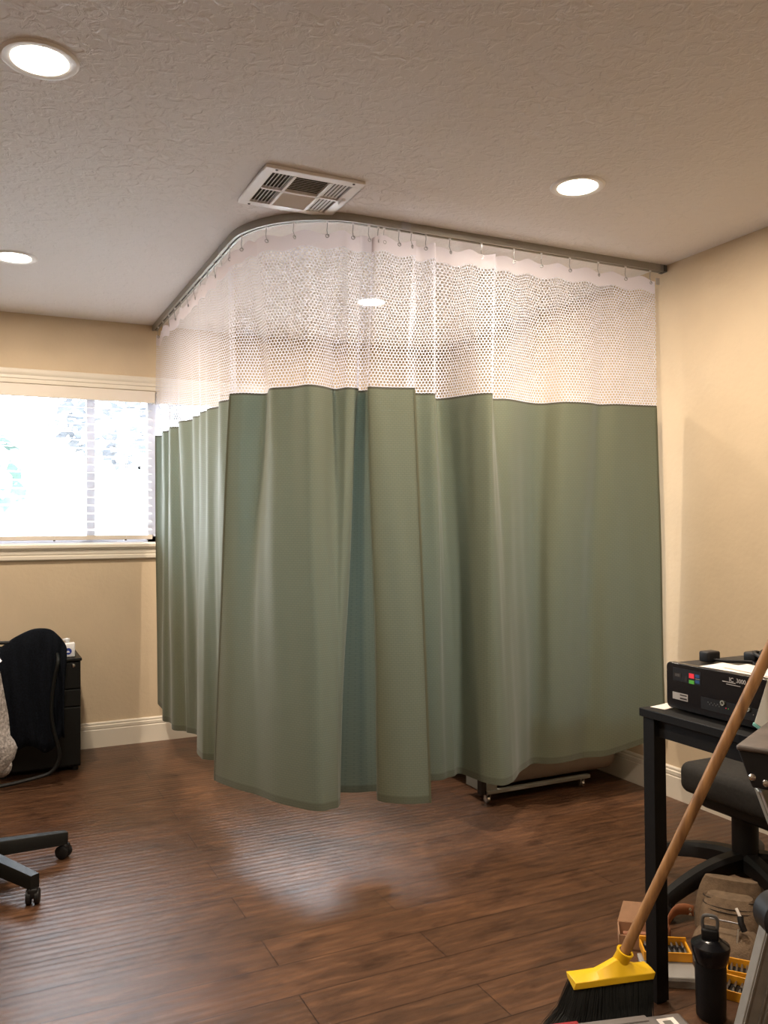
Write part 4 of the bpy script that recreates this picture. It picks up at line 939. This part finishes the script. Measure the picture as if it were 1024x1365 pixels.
# ------------------------------------------------------------------ ladder
t = thing('folding_ladder', 'grey folding ladder with black caps at the right edge', 'ladder', (1.25, 0.98, 0))
e1 = Vector((0.451, -0.892, 0)); e2 = Vector((0.892, 0.451, 0)); A = Vector((1.212, 1.090, 0))
TL = Matrix((e1, e2, Vector((0,0,1)))).transposed().to_4x4(); TL.translation = A
obj('top_cap', MB().rbox(0.0, 0.075, 0.0, 0.24, 0.840, 0.851, 0.006, TL), 'ladcap', t)['label'] = 'worn grey top cap'
m = MB(); poly = [(0.002, 0.842), (0.072, 0.842), (0.066, 0.778), (0.026, 0.778)]
Q = [[TL @ Vector((a, yy, b)) for a, b in poly] for yy in (0.004, 0.21)]
m.quad_grid(Q, closev=True); m.fan(Q[0][::-1]); m.fan(Q[1])
cap = obj('end_bracket', m, 'black', t, bevel=0.003)
dn = Vector((0.0, 0.42, -1)).normalized()
def rail_(p0, p1, wdir, wid, thk, nm, mt, ribs=True, rib_m='chrome'):
    p0, p1 = Vector(p0), Vector(p1); d = (p1-p0).normalized(); wv = (wdir - d*wdir.dot(d)).normalized(); nv = d.cross(wv)
    T = Matrix((wv, nv, d)).transposed().to_4x4(); T.translation = p0; L = (p1-p0).length
    o = obj(nm, MB().box(-wid/2, wid/2, -thk/2, thk/2, 0, L, T), mt, t, bevel=0.002)
    if ribs:
        m = MB()
        for k in (-0.44, -0.05, 0.10, 0.25, 0.44):
            m.box(wid*k-0.0015, wid*k+0.0015, -thk/2-0.003, thk/2+0.003, 0, L, T)
        obj('rail_rib', m, rib_m, o, smooth=False)
    return o, T
top_pt = Vector((1.268, 1.060, 0.785)); knee = Vector((1.395, 1.075, 0.545))
top = top_pt
o, Tr = rail_(top, knee, rt, 0.062, 0.024, 'side_rail', 'alu', rib_m='vinyl')
for (a, b) in ((0.027, 0.797), (0.049, 0.790)):
    P = TL @ Vector((a, 0.004, b))
    Tv = Matrix.Translation(P) @ Matrix((e1, Vector((0,0,1)), -e2)).transposed().to_4x4()
    obj('rivet', MB().lathe([(0.0001,0.0045),(0.004,0.004),(0.0062,0.0015),(0.0066,-0.004)], (0,0,0), 16, Tv), 'chrome', cap)
hinge_pt = Vector((1.366, 1.125, 0.500)); foot = Vector((1.275, 1.195, 0.03))
rail_(hinge_pt-Vector((0.0, 0.0, 0.005)), foot, rt, 0.066, 0.028, 'lower_rail', 'rail', rib_m='rail')
Tk = Matrix.Translation(hinge_pt) @ Matrix((rt, Vector((0,0,1)), Vector((-fw.x, -fw.y, 0)).normalized())).transposed().to_4x4()
kn = obj('hinge', MB().lathe([(0.0001,0.028),(0.036,0.026),(0.042,0.018),(0.042,-0.03),(0.0001,-0.03)], (0,0,0), 28, Tk), 'black', t)
obj('rivet', MB().lathe([(0.0001,0.032),(0.008,0.031),(0.010,0.027)], (0,0,0), 16, Tk), 'chrome', kn)
obj('hinge_link', MB().tube([hinge_pt, knee], 0.02, 10), 'black', kn)
obj('foot_pad', MB().rbox(foot.x-0.035, foot.x+0.035, foot.y-0.02, foot.y+0.02, 0, 0.05, 0.008), 'black', t)
off2 = e2*0.15
rail_(top+off2, knee+off2, rt, 0.062, 0.024, 'side_rail', 'alu', False)
rail_(hinge_pt+off2, foot+off2, rt, 0.058, 0.028, 'lower_rail', 'rail', False)
obj('foot_pad', MB().rbox(foot.x+off2.x-0.035, foot.x+off2.x+0.035, foot.y+off2.y-0.02, foot.y+off2.y+0.02, 0, 0.05, 0.008), 'black', t)
obj('rung', MB().tube([knee+Vector((0,0,0.0)), knee+off2], 0.012, 10), 'alu', t)
